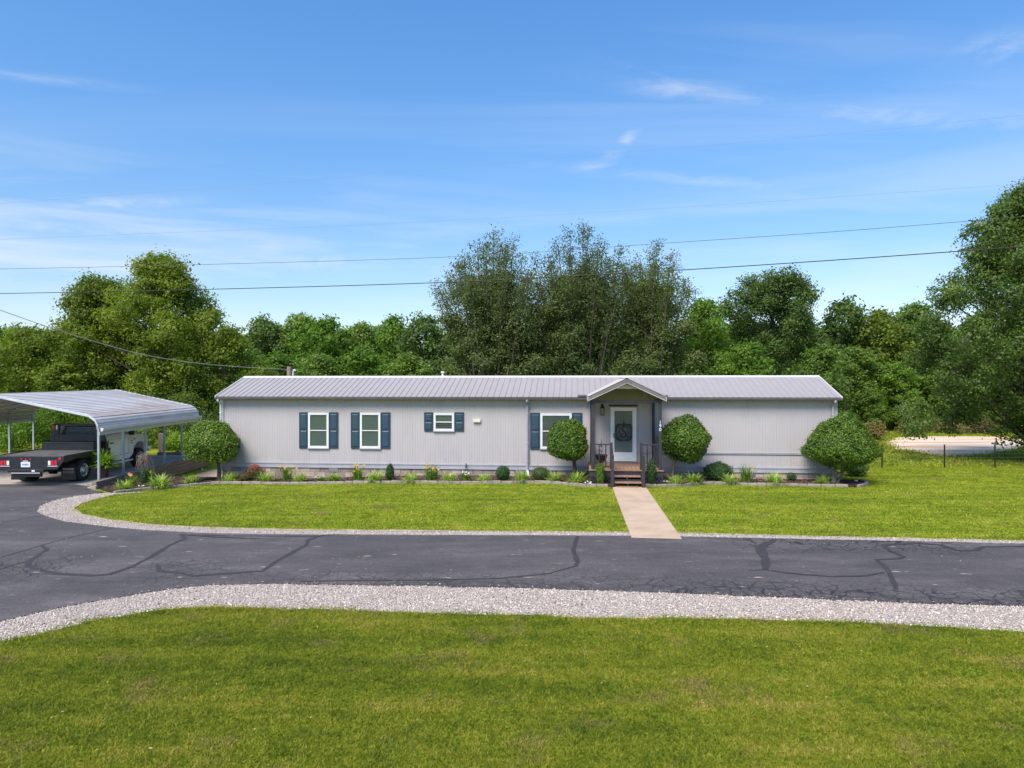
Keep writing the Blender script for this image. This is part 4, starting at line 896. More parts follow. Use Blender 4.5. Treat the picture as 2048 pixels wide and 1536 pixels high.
for xx in (nx0, nx1):
    B(xx-.045, xx+.045, PY-.005, PY+.085, DZ+.003, RT+.03).box(xx-.05, xx+.05, PY-.01, PY+.09, RT+.03, RT+.045).build('newel_post', M['charcoal'], PO, bevel=.012)
    s = -1 if xx == nx0 else 1
    B(xx-.05+s*.0, xx+.05, PY-.80, PY-.71, .02, 1.10).build('newel_post', M['charcoal'], PO, bevel=.012)
    MB().bar((xx, PY-.71, 1.06), (xx, PY-.0, RT-.03), .08, .04).build('handrail', M['charcoal'], PO)
    for j in range(3):
        yy = PY-.56+j*.2; baluster(xx, yy, .3+.14*j, 1.12+.1*j).build('baluster', M['charcoal'], PO, smooth=True)
# house number, white digits down the right front post
def text_mesh(s, size, ext, m, name='digit'):
    cu = bpy.data.curves.new(name, 'FONT'); cu.body = s; cu.size = size; cu.extrude = ext; cu.align_x = 'CENTER'; cu.align_y = 'CENTER'
    o = bpy.data.objects.new(name + '_tmp', cu); COL.objects.link(o); bpy.context.view_layer.update()
    me_ = bpy.data.meshes.new_from_object(o.evaluated_get(bpy.context.evaluated_depsgraph_get()))
    bpy.data.objects.remove(o); me_.materials.clear(); me_.materials.append(m); me_.name = name; return me_
for ch, py_ in (('1', 844.8), ('9', 852), ('0', 859.3)):
    inst('house_number', text_mesh(ch, .155, .004, M['digit']), PO, (px1-.001, -2.3-.056, hz(1320, py_, -2.35)), (R(90), 0, 0))

# planter on an iron scroll stand on the porch
PL = empty('porch_planter', HW(hx(1202.5, -1.8), -1.8, DZ), -A, 'dark urn planter with low greenery and an iron scroll finial standing on the porch deck', 'planter')
MB().lathe([(0, 0), (.11, 0), (.1, .03), (.04, .08), (.035, .14), (.09, .19), (.17, .28), (.215, .42), (.235, .44), (.21, .45), (.15, .40), (0, .38)], (0, 0, 0), 18).build('urn', mat('bronze_urn', (.025, .02, .018), (.05, .038, .03), 12, .6), PL, smooth=True)
st = MB().tube([(0, 0, .4), (0, 0, 1.0)], .008, 6)
for s in (-1, 1):
    st.tube(spl([(0, 0, .44), (s*.06, 0, .5), (s*.05, 0, .57), (s*.0, 0, .55), (s*.06, 0, .66), (s*.05, 0, .74), (0, 0, .76)], 6), .007, 5)
st.lathe([(0, .78), (.03, .80), (.036, .83), (.02, .86), (.004, .98), (0, 1.04)], (0, 0, -.06), 8)
st.build('scroll_finial', M['iron'], PL)

# ------------------------------------------------------------------ carport (local: x across, y along, from the near end)
TILT = .011
CP = empty('carport', (-19.0, 25.5, -.10), 0, 'open metal carport with a rust stained galvanised roof and pale blue grey posts', 'carport'); CP.rotation_euler.x = TILT
LC = 8.1; HWD = 4.0
prof = [(0, 3.17)] + [(3.60*k/4, 3.17 - .76*k/4) for k in range(1, 5)] + [(3.84, 2.24), (3.95, 2.03), (3.97, 1.80)]
def arc_offset(P, o):
    out = []
    for i, (x, z) in enumerate(P):
        a = P[max(i-1, 0)]; b_ = P[min(i+1, len(P)-1)]; t_ = Vector((b_[0]-a[0], b_[1]-a[1])).normalized(); out.append((x - t_.y*o, z + t_.x*o))
    return out
for s in (-1, 1):
    # sheets run along the carport; each strip of the profile is one sheet with two ribs
    for i in range(len(prof)-1):
        (xa, za), (xb, zb_) = prof[i], prof[i+1]; L = math.hypot(xb-xa, zb_-za); t_ = Vector((xb-xa, zb_-za))/L; n_ = Vector((-t_.y, t_.x)); n_ = n_ if n_.y > 0 or (abs(n_.y) < .2 and n_.x > 0) else -n_
        q = [(0, 0)]; nr = max(1, round(L/.24)) if L > .3 else 1
        for k in range(nr):
            c_ = L*(k+.5)/nr if nr > 1 else L*.5
            q += [(c_-.03, 0), (c_-.018, .02), (c_+.018, .02), (c_+.03, 0)]
        q.append((L, 0)); mb = MB()
        pts = [Vector((xa, za)) + t_*u + n_*(v+.02) for u, v in q]
        for a, b_ in zip(pts[:-1], pts[1:]): mb.quad((s*a.x, -.03, a.y), (s*a.x, LC+.03, a.y), (s*b_.x, LC+.03, b_.y), (s*b_.x, -.03, b_.y))
        mb.build('roof_panel', M['cproof'], CP)
for j in range(6):
    y = .04 + (LC-.08)*j/5
    for s in (-1, 1):
        B(s*3.93-.035, s*3.93+.035, y-.035, y+.035, .0, 1.84).build('post', M['galv'], CP)
        P = arc_offset([(s*x, z) for x, z in prof[4:]], .0)
        mb = MB().tube([(s*(x-.05 if x > .1 else x), y, z-.045) for x, z in prof], .032, 4); mb.build('roof_bow', M['galv'] if 0 < j < 5 else M['whitegalv'], CP)
for s in (-1, 1):
    B(s*3.93-.04, s*3.93+.04, 0, LC, .001, .06).build('base_rail', M['galv'], CP)
    for y0_, y1_ in ((-.045, -.031), (LC+.031, LC+.045)):
        P = prof; mb = MB()
        for (xa, za), (xb, zb_) in zip(P[:-1], P[1:]):
            mb.box(0, 1, 0, 1, 0, 1, Matrix(((s*(xb-xa), 0, 0, s*xa), (0, y1_-y0_, 0, y0_), (zb_-za, 0, .09, za-.05), (0, 0, 0, 1))))
        mb.build('end_trim', M['whitegalv'], CP)
    mb = MB().prism([(s*3.995, 1.82), (s*4.0, 1.93), (s*4.11, 1.95), (s*4.11, 1.87), (s*4.07, 1.82)], .02, LC+.06, 'Y'); mb.build('gutter', M['offwhite'], CP)
    B(s*3.975-.01, s*3.975+.01, 0, LC, 1.68, 1.80).build('side_trim', M['whitegalv'], CP)
MB().tube([(4.05, LC-.0, 1.84), (4.05, LC+.02, 1.7), (4.05, LC+.02, -.35), (4.07, LC-.02, -.5), (4.35, LC-.5, -.62)], .045, 4).build('downspout', M['offwhite'], CP)
# slab under it
sl = MB().box(-23.4, -14.88, 24.86, 34.0, -.35, 0); sl.v = [(x, y, z if z < 0 else -.065 + (y-25.5)*TILT - .035) for x, y, z in sl.v]
o = sl.build('carport_slab', M['slab']); o['kind'] = 'structure'
# retaining wall of stacked timbers along the slab
RW = empty('retaining_wall', (0, 0, 0), 0, 'brown weathered timber retaining wall beside the carport slab', 'retaining wall')
for k in range(4):
    z0_ = -.60 + k*.15; y0_ = 24.75
    segs = [(24.75, 28.3), (28.3, 31.4), (31.4, 33.9)] if k % 2 else [(24.75, 26.9), (26.9, 30.6), (30.6, 33.9)]
    for a, b_ in segs:
        mb = MB().box(-14.86 + .012*random.uniform(-1, 1), -14.70 + .012*random.uniform(-1, 1), a+.006, b_-.006, z0_, z0_+.145)
        mb.v = [(x, y, z + (y-25.5)*TILT) for x, y, z in mb.v]; mb.build('timber', M['timber'], RW, bevel=.012)
for k in range(3):
    B(-14.95+.1*k, -14.82+.1*k, 24.6, 24.745, -.4, -.18+.03*k).build('stone', M['stone'], RW, bevel=.03)
# second smaller wall block at the near corner: kerb lip of the asphalt ramp
rm = MB().poly([(-23, 24.86, -.105), (-14.95, 24.86, -.105), (-14.95, 24.2, -.02), (-23, 24.2, .0)]); 

# ------------------------------------------------------------------ flatbed truck (local: y forward, origin under the rear of the bed)
TR = empty('flatbed_truck', (-16.83, 24.42, -.115), 0, 'white pickup truck with a black steel flatbed parked under the carport', 'truck'); TR.rotation_euler.x = TILT
BL, BW, ZD = 2.78, 1.22, 1.04
# flatbed
bd = MB().box(-BW, BW, .02, BL, ZD-.12, ZD-.004).box(-.9, .9, .1, BL, ZD-.26, ZD-.121)
FB = bd.build('flatbed', M['bedblack'], TR, bevel=.01)
B(-BW+.06, BW-.06, .06, BL-.05, ZD-.003, ZD+.004).build('deck_plate', M['deckplate'], FB)
MB().prism([(-BW, ZD), (BW, ZD), (BW, ZD-.16), (BW-.24, ZD-.46), (-BW+.24, ZD-.46), (-BW, ZD-.16)], -.03, .019, 'Y').build('rear_skirt', M['bedblack'], FB, bevel=.008)
for s in (-1, 1):
    MB().prism([(0, ZD), (BL, ZD), (BL, ZD-.3), (BL-.4, ZD-.3), (BL-.55, ZD-.14), (.55, ZD-.14), (.3, ZD-.2), (0, ZD-.2)], s*BW-.02, s*BW+.02, 'X').build('side_skirt', M['bedblack'], FB, bevel=.006)
    B(s*BW-.03, s*BW+.03, 0, BL, ZD-.01, ZD+.025).build('side_rail', M['bedblack'], FB)
    # tail lamps
    for k, mm in enumerate(('clearlens', 'redlens', 'redlens')):
        x = s*(.72+.11*k); MB().box(x-.045, x+.045, -.045, -.031, ZD-.30, ZD-.15).build('tail_light', M[mm], TR, bevel=.008)
    MB().lathe([(0, -.045), (.05, -.042), (.055, -.03)], (s*1.08, 0, ZD-.085), 12, 'Y').build('marker_light', M['redlens'], TR)
    B(s*.83-.17, s*.83+.17, -.04, -.031, ZD-.345, ZD-.325).build('lamp_trim', M['offwhite'], TR)
for x in (-.16, 0, .16): MB().lathe([(0, -.045), (.028, -.042), (.03, -.03)], (x-.1, 0, ZD-.10), 10, 'Y').build('marker_light', M['redlens'], TR)
PLT = B(-.27, .05, -.04, -.031, ZD-.37, ZD-.19).build('licence_plate', M['plate'], TR)
B(-.20, -.02, -.045, -.041, ZD-.17, ZD-.145).build('plate_lamp', M['clearlens'], TR)
for k in range(5): B(-.215+k*.045, -.19+k*.045, -.0435, -.0405, ZD-.31, ZD-.25).build('plate_character', M['platetext'], PLT)
# bulkhead (headache rack)
HRY = BL-.06; ZT = 2.0
mb = MB().box(-1.05, 1.05, HRY-.03, HRY+.03, ZD+.003, 1.58)
HR = mb.build('bulkhead', M['bedblack'], TR)
rk = MB()
for s in (-1, 1): rk.prism([(s*1.05, 1.0), (s*1.05, 1.3), (s*.92, ZT), (s*.66, ZT), (s*.72, 1.58), (s*.86, 1.58), (s*.9, 1.0)], HRY-.04, HRY+.04, 'Y')
rk.box(-.92, .92, HRY-.04, HRY+.04, ZT-.09, ZT+.001); rk.build('rack_frame', M['bedblack'], HR, bevel=.006)
for j in range(5): B(-.7, .7, HRY-.012, HRY+.012, 1.63+j*.055, 1.652+j*.055).build('rack_louvre', M['bedblack'], HR)
for s in (-1, 1):
    B(s*.90-.05, s*.90+.05, HRY-.055, HRY-.041, 1.80, 1.93).build('rack_light', M['redlens'], TR); B(s*.775-.028, s*.775+.028, HRY-.055, HRY-.041, 1.78, 1.94).build('rack_light', M['clearlens'], TR)
    MB().prism([(HRY-.55, ZD), (HRY-.03, ZD), (HRY-.03, 1.5)], s*1.0-.01, s*1.0+.01, 'X')
    MB().prism([(BL-.0, ZD-.02), (BL+.22, ZD-.02), (BL+.0, 1.5)], s*1.03-.015, s*1.03+.015, 'X').build('bulkhead_wing', M['bedblack'], HR)
TBX = MB().box(-.98, .98, HRY-.62, HRY-.035, ZD+.006, 1.30).box(-1.0, 1.0, HRY-.64, HRY-.033, 1.301, 1.33).build('tool_box', M['bedblack'], TR, bevel=.01)
# chassis
B(-.45, -.35, .1, 5.9, .50, .70).build('chassis_rail', M['black'], TR); B(.35, .45, .1, 5.9, .50, .70).build('chassis_rail', M['black'], TR)
HB = MB().box(-.62, .62, -.20, -.05, .50, .60).box(-.5, .5, -.12, -.05, .34, .499).build('hitch_bumper', M['black'], TR, bevel=.01)
B(-.5, .5, -.205, -.201, .475, .497).build('bumper_strip', M['offwhite'], TR)
B(.22, .33, -.215, -.2, .53, .59).build('plug_socket', M['white'], TR)
def wheel(x, y, rad, wid, dual, front=False):
    s = 1 if x > 0 else -1
    e = MB().lathe([(rad*.60, -wid/2), (rad*.93, -wid/2), (rad, -wid*.36), (rad, wid*.36), (rad*.93, wid/2), (rad*.60, wid/2), (rad*.60, -wid/2)], (x, y, rad), 28, 'X').build('tyre', M['tyre'], TR, smooth=True)
    for k in range(0):
        pass
    r_ = rad*.60; d = (.06 if front else -.10)*s; xo = x + s*wid/2
    MB().lathe([(r_, xo+s*.0-x), (r_*.93, xo-x-s*.005), (r_*.88, xo-x-s*.05), (r_*.5, xo-x-s*(.02 if front else .09)), (r_*.36, xo-x+s*(.02 if front else -.03)), (r_*.3, xo-x+s*.05), (0, xo-x+s*.06)], (x, y, rad), 20, 'X').build('rim', M['chrome'], e, smooth=True)
    hb = MB()
    for k in range(8):
        an = 2*pi*k/8; hb.lathe([(.0, xo-x+s*(.01 if front else -.06)), (.035, xo-x+s*(.01 if front else -.06)), (.035, xo-x-s*(.06 if front else .10))], (x, y+r_*.68*cos(an), rad+r_*.68*sin(an)), 8, 'X')
    hb.build('hand_hole', M['black'], e)
for s in (-1, 1):
    wheel(s*1.02, 1.28, .405, .23, True); wheel(s*.76, 1.28, .405, .23, True); wheel(s*.90, 5.35, .405, .26, False, True)
    # mud flap with print
    f_ = B(s*.90-.26, s*.90+.26, .72, .735, .12, .66).build('mud_flap', M['black'], TR)
    for k in range(4): B(s*.90-.19+k*.1, s*.90-.11+k*.1, .712, .719, .47, .535).build('flap_mark', M['flaptext'], f_)
    for z_ in (.41, .36): B(s*.90-.2, s*.90+.2, .712, .719, z_, z_+.015).build('flap_mark', M['flaptext'], f_)
MB().tube([(-.8, 1.28, .4), (.8, 1.28, .4)], .07, 10).lathe([(0, -.2), (.17, -.1), (.17, .1), (0, .2)], (0, 1.28, .42), 14, 'X').build('rear_axle', M['black'], TR, smooth=True)
MB().tube([(.75, 3.0, .28), (.75, 5.0, .28)], .06, 4)
# cab body: side profile with wheel arch, extruded then pulled in towards the top
CY0 = 2.86
side = [(CY0, .55), (CY0, 1.50), (4.62, 1.50), (5.0, 1.44), (6.02, 1.36), (6.12, 1.22), (6.14, .95), (6.12, .66), (5.93, .62)]
for k in range(9):
    an = pi*k/8; side.append((5.35+.55*cos(an), .60+.46*sin(an)*1.05))
side += [(4.72, .55), (4.6, .48), (3.0, .48)]
mb = MB(); HWB = 1.0
xs_ = [-1.0, -.985, -.94, .94, .985, 1.0]
def bodyx(xn, y, z):  # tumblehome and hood rounding
    w_ = 1.0 - .05*max(0, (z-1.1)/.4)**1.5 - .06*max(0, (y-5.5)/.6)**2
    return xn * w_
n = len(side)
lay = [(-1.0, 0.0), (-.97, .0), (.97, 0.0), (1.0, 0.0)]
rings = []
for xn, sh in ((-1.0, .03), (-.965, 0.0), (.965, 0.0), (1.0, .03)):
    ring = []
    cy_, cz_ = 4.5, 1.0
    for (y, z) in side:
        yy = y - (y-cy_)/abs(y-cy_+1e-6)*sh if (y < 2.9 or y > 6.0) else y; zz = z - sh if z > 1.3 else z
        ring.append((bodyx(xn, yy, zz), yy, zz))
    rings.append(ring)
base_i = []
for r_ in rings: base_i.append(len(mb.v)); mb.v += r_
for a, b_ in zip(base_i[:-1], base_i[1:]):
    for k in range(n): mb.f.append((a+k, a+(k+1)%n, b_+(k+1)%n, b_+k))
mb.f.append(tuple(base_i[0]+k for k in range(n))); mb.f.append(tuple(base_i[-1]+k for k in range(n))[::-1])
BODY = mb.build('body', M['truckwhite'], TR, smooth=True)
# hood bulge
MB().prism([(4.75, 1.45), (4.9, 1.52), (5.5, 1.49), (5.95, 1.40), (6.0, 1.33), (4.75, 1.35)], -.62, .62, 'X').build('hood', M['truckwhite'], TR, smooth=True, bevel=.03)
# greenhouse
def hexa(b0, b1): 
    m_ = MB(); m_.v = b0 + b1; m_.f = [(3,2,1,0),(4,5,6,7),(0,1,5,4),(1,2,6,5),(2,3,7,6),(3,0,4,7)]; return m_
gb0 = [(-.95, CY0+.01, 1.49), (.95, CY0+.01, 1.49), (.95, 4.75, 1.49), (-.95, 4.75, 1.49)]
gt = [(-.76, CY0+.1, 1.95), (.76, CY0+.1, 1.95), (.74, 4.05, 1.95), (-.74, 4.05, 1.95)]
hexa(gb0, gt).build('cab_pillars', M['truckwhite'], TR, bevel=.05, smooth=True)
def qlerp(Q, u, v, off):
    a, b_, c_, d_ = [Vector(q) for q in Q]; p = a.lerp(b_, u).lerp(d_.lerp(c_, u), v); nn = (b_-a).cross(d_-a).normalized(); return p + nn*off
def paneq(Q, u0, u1, v0, v1, name, m, off=.012):
    w_ = MB(); P = [qlerp(Q, u, v, off) for u, v in ((u0, v0), (u1, v0), (u1, v1), (u0, v1))]; P2 = [qlerp(Q, u, v, -.002) for u, v in ((u0, v0), (u1, v0), (u1, v1), (u0, v1))]
    w_.v = [tuple(p) for p in P+P2]; w_.f = [(0,1,2,3),(7,6,5,4),(0,4,5,1),(1,5,6,2),(2,6,7,3),(3,7,4,0)]; return w_.build(name, m, TR)
paneq([gb0[1], gb0[2], gt[2], gt[1]], .12, .88, .08, .86, 'side_window', M['carglass'])
paneq([gb0[3], gb0[0], gt[0], gt[3]], .12, .88, .08, .86, 'side_window', M['carglass'])
paneq([gb0[0], gb0[1], gt[1], gt[0]], .1, .9, .12, .86, 'rear_window', M['carglass'])
paneq([gb0[2], gb0[3], gt[3], gt[2]], .05, .95, .06, .93, 'windscreen', M['carglass'])
for s in (-1, 1):
    x_ = s*1.0
    dr = MB(); dl_ = [(3.02, .66), (3.02, 1.485), (4.5, 1.485), (4.5, .66)]
    # door outline as thin dark gaps, door skin proud by 4 mm
    dd = MB().prism([(3.05, .68), (3.05, 1.3), (4.48, 1.3), (4.48, .68)], s*.998, s*1.006, 'X').build('door', M['truckwhite'], TR)
    for a in ((3.03, 3.048, .67, 1.31), (4.482, 4.50, .67, 1.31), (3.03, 4.5, .662, .678)): MB().box(min(s*.99, s*1.003), max(s*.99, s*1.003), a[0], a[1], a[2], a[3]).build('door_gap', M['black'], dd)
    MB().box(min(s*1.006, s*1.04), max(s*1.006, s*1.04), 3.14, 3.36, 1.17, 1.215).build('door_handle', M['black'], dd, bevel=.008)
    MB().tube([(s*1.06, 3.0, .40), (s*1.08, 3.1, .38), (s*1.08, 4.55, .38), (s*1.06, 4.65, .40)], .04, 10).tube([(s*.9, 3.3, .48), (s*1.06, 3.3, .39)], .02, 6).tube([(s*.9, 4.3, .48), (s*1.06, 4.3, .39)], .02, 6).build('step_bar', M['chrome'], TR, smooth=True)
    MB().box(s*1.14-.10, s*1.14+.10, 4.42, 4.52, 1.42, 1.72).tube([(s*.95, 4.5, 1.5), (s*1.1, 4.47, 1.5)], .03, 6).build('mirror', M['black'], TR, bevel=.02)
    for y_, w_, z_ in ((4.68, .10, 1.14), (4.70, .08, 1.05), (4.9, .12, 1.19)): MB().box(min(s*.995, s*1.004), max(s*.995, s*1.004), y_, y_+w_, z_, z_+.035).build('fender_badge', M['iron'], TR)
    MB().tube([(s*1.0, 5.35+.57*cos(pi*k/10), .62+.49*sin(pi*k/10)) for k in range(11)], .022, 6).build('arch_trim', M['truckwhite'], TR, smooth=True)
    B(s*.8-.13, s*.8+.13, 6.10, 6.13, .98, 1.2).build('headlight', M['clearlens'], TR, bevel=.02)
B(-.55, .55, 6.11, 6.15, .8, 1.25).build('grille', M['chrome'], TR, bevel=.02)
MB().prism([(6.08, .58), (6.28, .60), (6.30, .80), (6.08, .82)], -1.03, 1.03, 'X').build('front_bumper', M['chrome'], TR, bevel=.04, smooth=True)
B(-.9, .9, 3.2, 4.3, .56, .66).build('cab_floor', M['black'], TR)

# ------------------------------------------------------------------ wire fence on the right
FE = empty('wire_fence', (0, 0, 0), 0, 'low wire field fence on thin black steel posts at the lawn edge', 'fence')
fx = [Gp(px_, py_) for px_, py_ in ((1764, 936), (1889, 935.5), (1990, 935.5))]
step_ = (fx[2]-fx[0])/2; FP = [fx[0] - step_*1.0, fx[0], fx[1], fx[2], fx[2]+step_*1.0, fx[2]+step_*2, fx[2]+step_*3]
for p in FP:
    zt = .90; z0_ = float(gz(p.x, p.y))
    MB().box(p.x-.03, p.x+.03, p.y-.006, p.y+.006, z0_-.1, zt).box(p.x-.006, p.x+.006, p.y-.006, p.y+.035, z0_-.1, zt).build('post', M['fencepost'], FE)
mb = MB()
for z_ in (.1, .22, .36, .52, .68, .84):
    for a, b_ in zip(FP[:-1], FP[1:]): mb.tube([(a.x, a.y, z_), ((a.x+b_.x)/2, (a.y+b_.y)/2, z_-.012), (b_.x, b_.y, z_)], .002, 4, False)
for a, b_ in zip(FP[:-1], FP[1:]):
    for j in range(1, 14): c_ = a.lerp(b_, j/14); mb.tube([(c_.x, c_.y, .1), (c_.x, c_.y, .84)], .0011, 3, False)
o = mb.build('mesh_wire', M['fencewire'], FE); o['kind'] = 'stuff'

# ------------------------------------------------------------------ utility lines and poles
def cable(name, pts, wl, wr, rad, m, label, wlin=None):
    """pts are pixels; the line runs in plan from depth wl at px 0 to depth wr at px 2048"""
    P = []
    ext = [(pts[0][0]-260, pts[0][1]+(pts[0][1]-pts[1][1])*260/(pts[1][0]-pts[0][0])*.5)] + list(pts) + [(pts[-1][0]+260, pts[-1][1]+(pts[-1][1]-pts[-2][1])*260/(pts[-1][0]-pts[-2][0]))]
    if wlin: ext = pts
    S = spl([(a, b_, 0) for a, b_ in ext], 10)
    for q in S:
        iw = (1/wl)*(1-q.x/2048) + (1/wr)*(q.x/2048); P.append(At(q.x, q.y, 1/iw))
    o = MB().tube(P, rad, 6).build(name, m, smooth=True); return tag(o, label, 'cable', 'utility lines')
cable('power_line', [(0,587),(440,578),(880,565),(1200,548.5),(1395,538),(1700,518),(2048,493)], 34, 22, .017, M['wire'], 'thickest black utility line, lowest of those crossing the whole sky')
cable('power_line', [(0,538),(480,527),(940,512),(1320,487),(1700,461),(2048,433)], 36, 25, .0095, M['wiremid'], 'thin dark utility line crossing just above the thickest one')
cable('power_line', [(-200,486),(400,463),(820,445),(1400,412),(2000,371),(2100,364)], 40, 30, .005, M['wirealu'], 'very faint grey utility line passing above the tall trees')
cable('power_line', [(-200,420),(500,370),(1000,327),(1395,293),(1740,262),(2048,230)], 44, 30, .004, M['wirealu'], 'highest and faintest grey utility line across the upper right sky')
px_pole, wpole = 578.5, 33.0
S = spl([(-120, 575, 0), (0, 620, 0), (100, 655, 0), (200, 686, 0), (300, 712, 0), (430, 730, 0), (576, 739, 0)], 8)
P = [At(q.x, q.y, 26 + (wpole-26)*max(q.x, -120)/576) for q in S]
tag(MB().tube(P, .013, 6).build('service_cable', M['wirealu'], smooth=True), 'grey service cable sagging from the upper left down to the pole behind the roof', 'cable')
UP = empty('service_pole', At(px_pole, 768, wpole) - Vector((0, 0, H)), 0, 'short brown wooden service pole poking up behind the left part of the roof', 'utility pole')
MB().tube([(0, 0, -.3), (0, 0, 2), (.01, 0, H + (768-733)*wpole/F)], [.13, .125, .12], 12).build('pole', M['pole'], UP, smooth=True)
MB().tube([(.2, -.05, -.2), (.2, -.05, 4.0), (.22, -.05, 4.12), (.28, -.07, 4.14), (.31, -.08, 4.06)], .03, 8).build('mast', M['offwhite'], UP, smooth=True)
WP = empty('wooden_post', (At(323, 0, 35.5).x, 35.5, 0), 0, 'short weathered wooden post behind the carport slab', 'post')
B(-.13, .13, -.08, .08, -.1, .95).build('post_body', M['pole'], WP, bevel=.02)
FR_ = tag(B(-17.4, -14.0, 34.3, 34.45, -.05, .1).build('landscape_timber', M['timber'], bevel=.02), 'dark landscape timber lying behind the carport slab', 'timber')

# ------------------------------------------------------------------ foliage
def unit(v): return v / (np.linalg.norm(v, axis=-1, keepdims=True) + 1e-9)
def leaf_mesh(name, C, S, Nrm, T, m, aspect=.55, long_dir=None, r=rng, extra=None):
    n = len(C); a = unit(r.normal(size=(n, 3)) if long_dir is None else long_dir + r.normal(size=(n, 3))*.5)
    nn = unit(Nrm + r.normal(size=(n, 3))*.75); b_ = unit(np.cross(nn, a)); a = np.cross(b_, nn)
    S = np.asarray(S).reshape(-1, 1) * np.ones((n, 1)); L = a*S*.5; Wd = b_*S*.5*aspect
    V = np.stack([C-L, C+Wd-L*.1, C+L, C-Wd-L*.1], 1).reshape(-1, 3)
    me = bpy.data.meshes.new(name); ev = 0 if extra is None else len(extra[0])
    me.vertices.add(4*n); me.vertices.foreach_set('co', V.astype(np.float32).ravel())
    me.loops.add(4*n); me.loops.foreach_set('vertex_index', np.arange(4*n, dtype=np.int32))
    me.polygons.add(n); me.polygons.foreach_set('loop_start', np.arange(0, 4*n, 4, dtype=np.int32))
    me.update(calc_edges=True)
    at = me.attributes.new('tint', 'FLOAT', 'FACE'); at.data.foreach_set('value', np.clip(T, 0, 1).astype(np.float32))
    me.materials.append(m); return me
PROF = {
 'skirt': lambda u: np.interp(u, [0, .1, .36, .47, .69, .82, .93, 1], [.92, 1.0, .97, .86, .69, .50, .30, .12]),
 'oval': lambda u: np.sin(np.pi*np.clip(u, 0, 1)**.85)**.6,
 'round': lambda u: np.sqrt(np.clip(1-(2*u-1)**2*.96, 0, 1)),
 'pyr': lambda u: np.clip(np.minimum(.78+1.6*u, 1.0)*(1-u*.93)**.75, 0.05, 1),
 'broad': lambda u: np.clip(np.minimum(.7+1.5*u, 1.0)*np.sqrt(np.clip(1-u**2.2, 0, 1)), .08, 1),
}
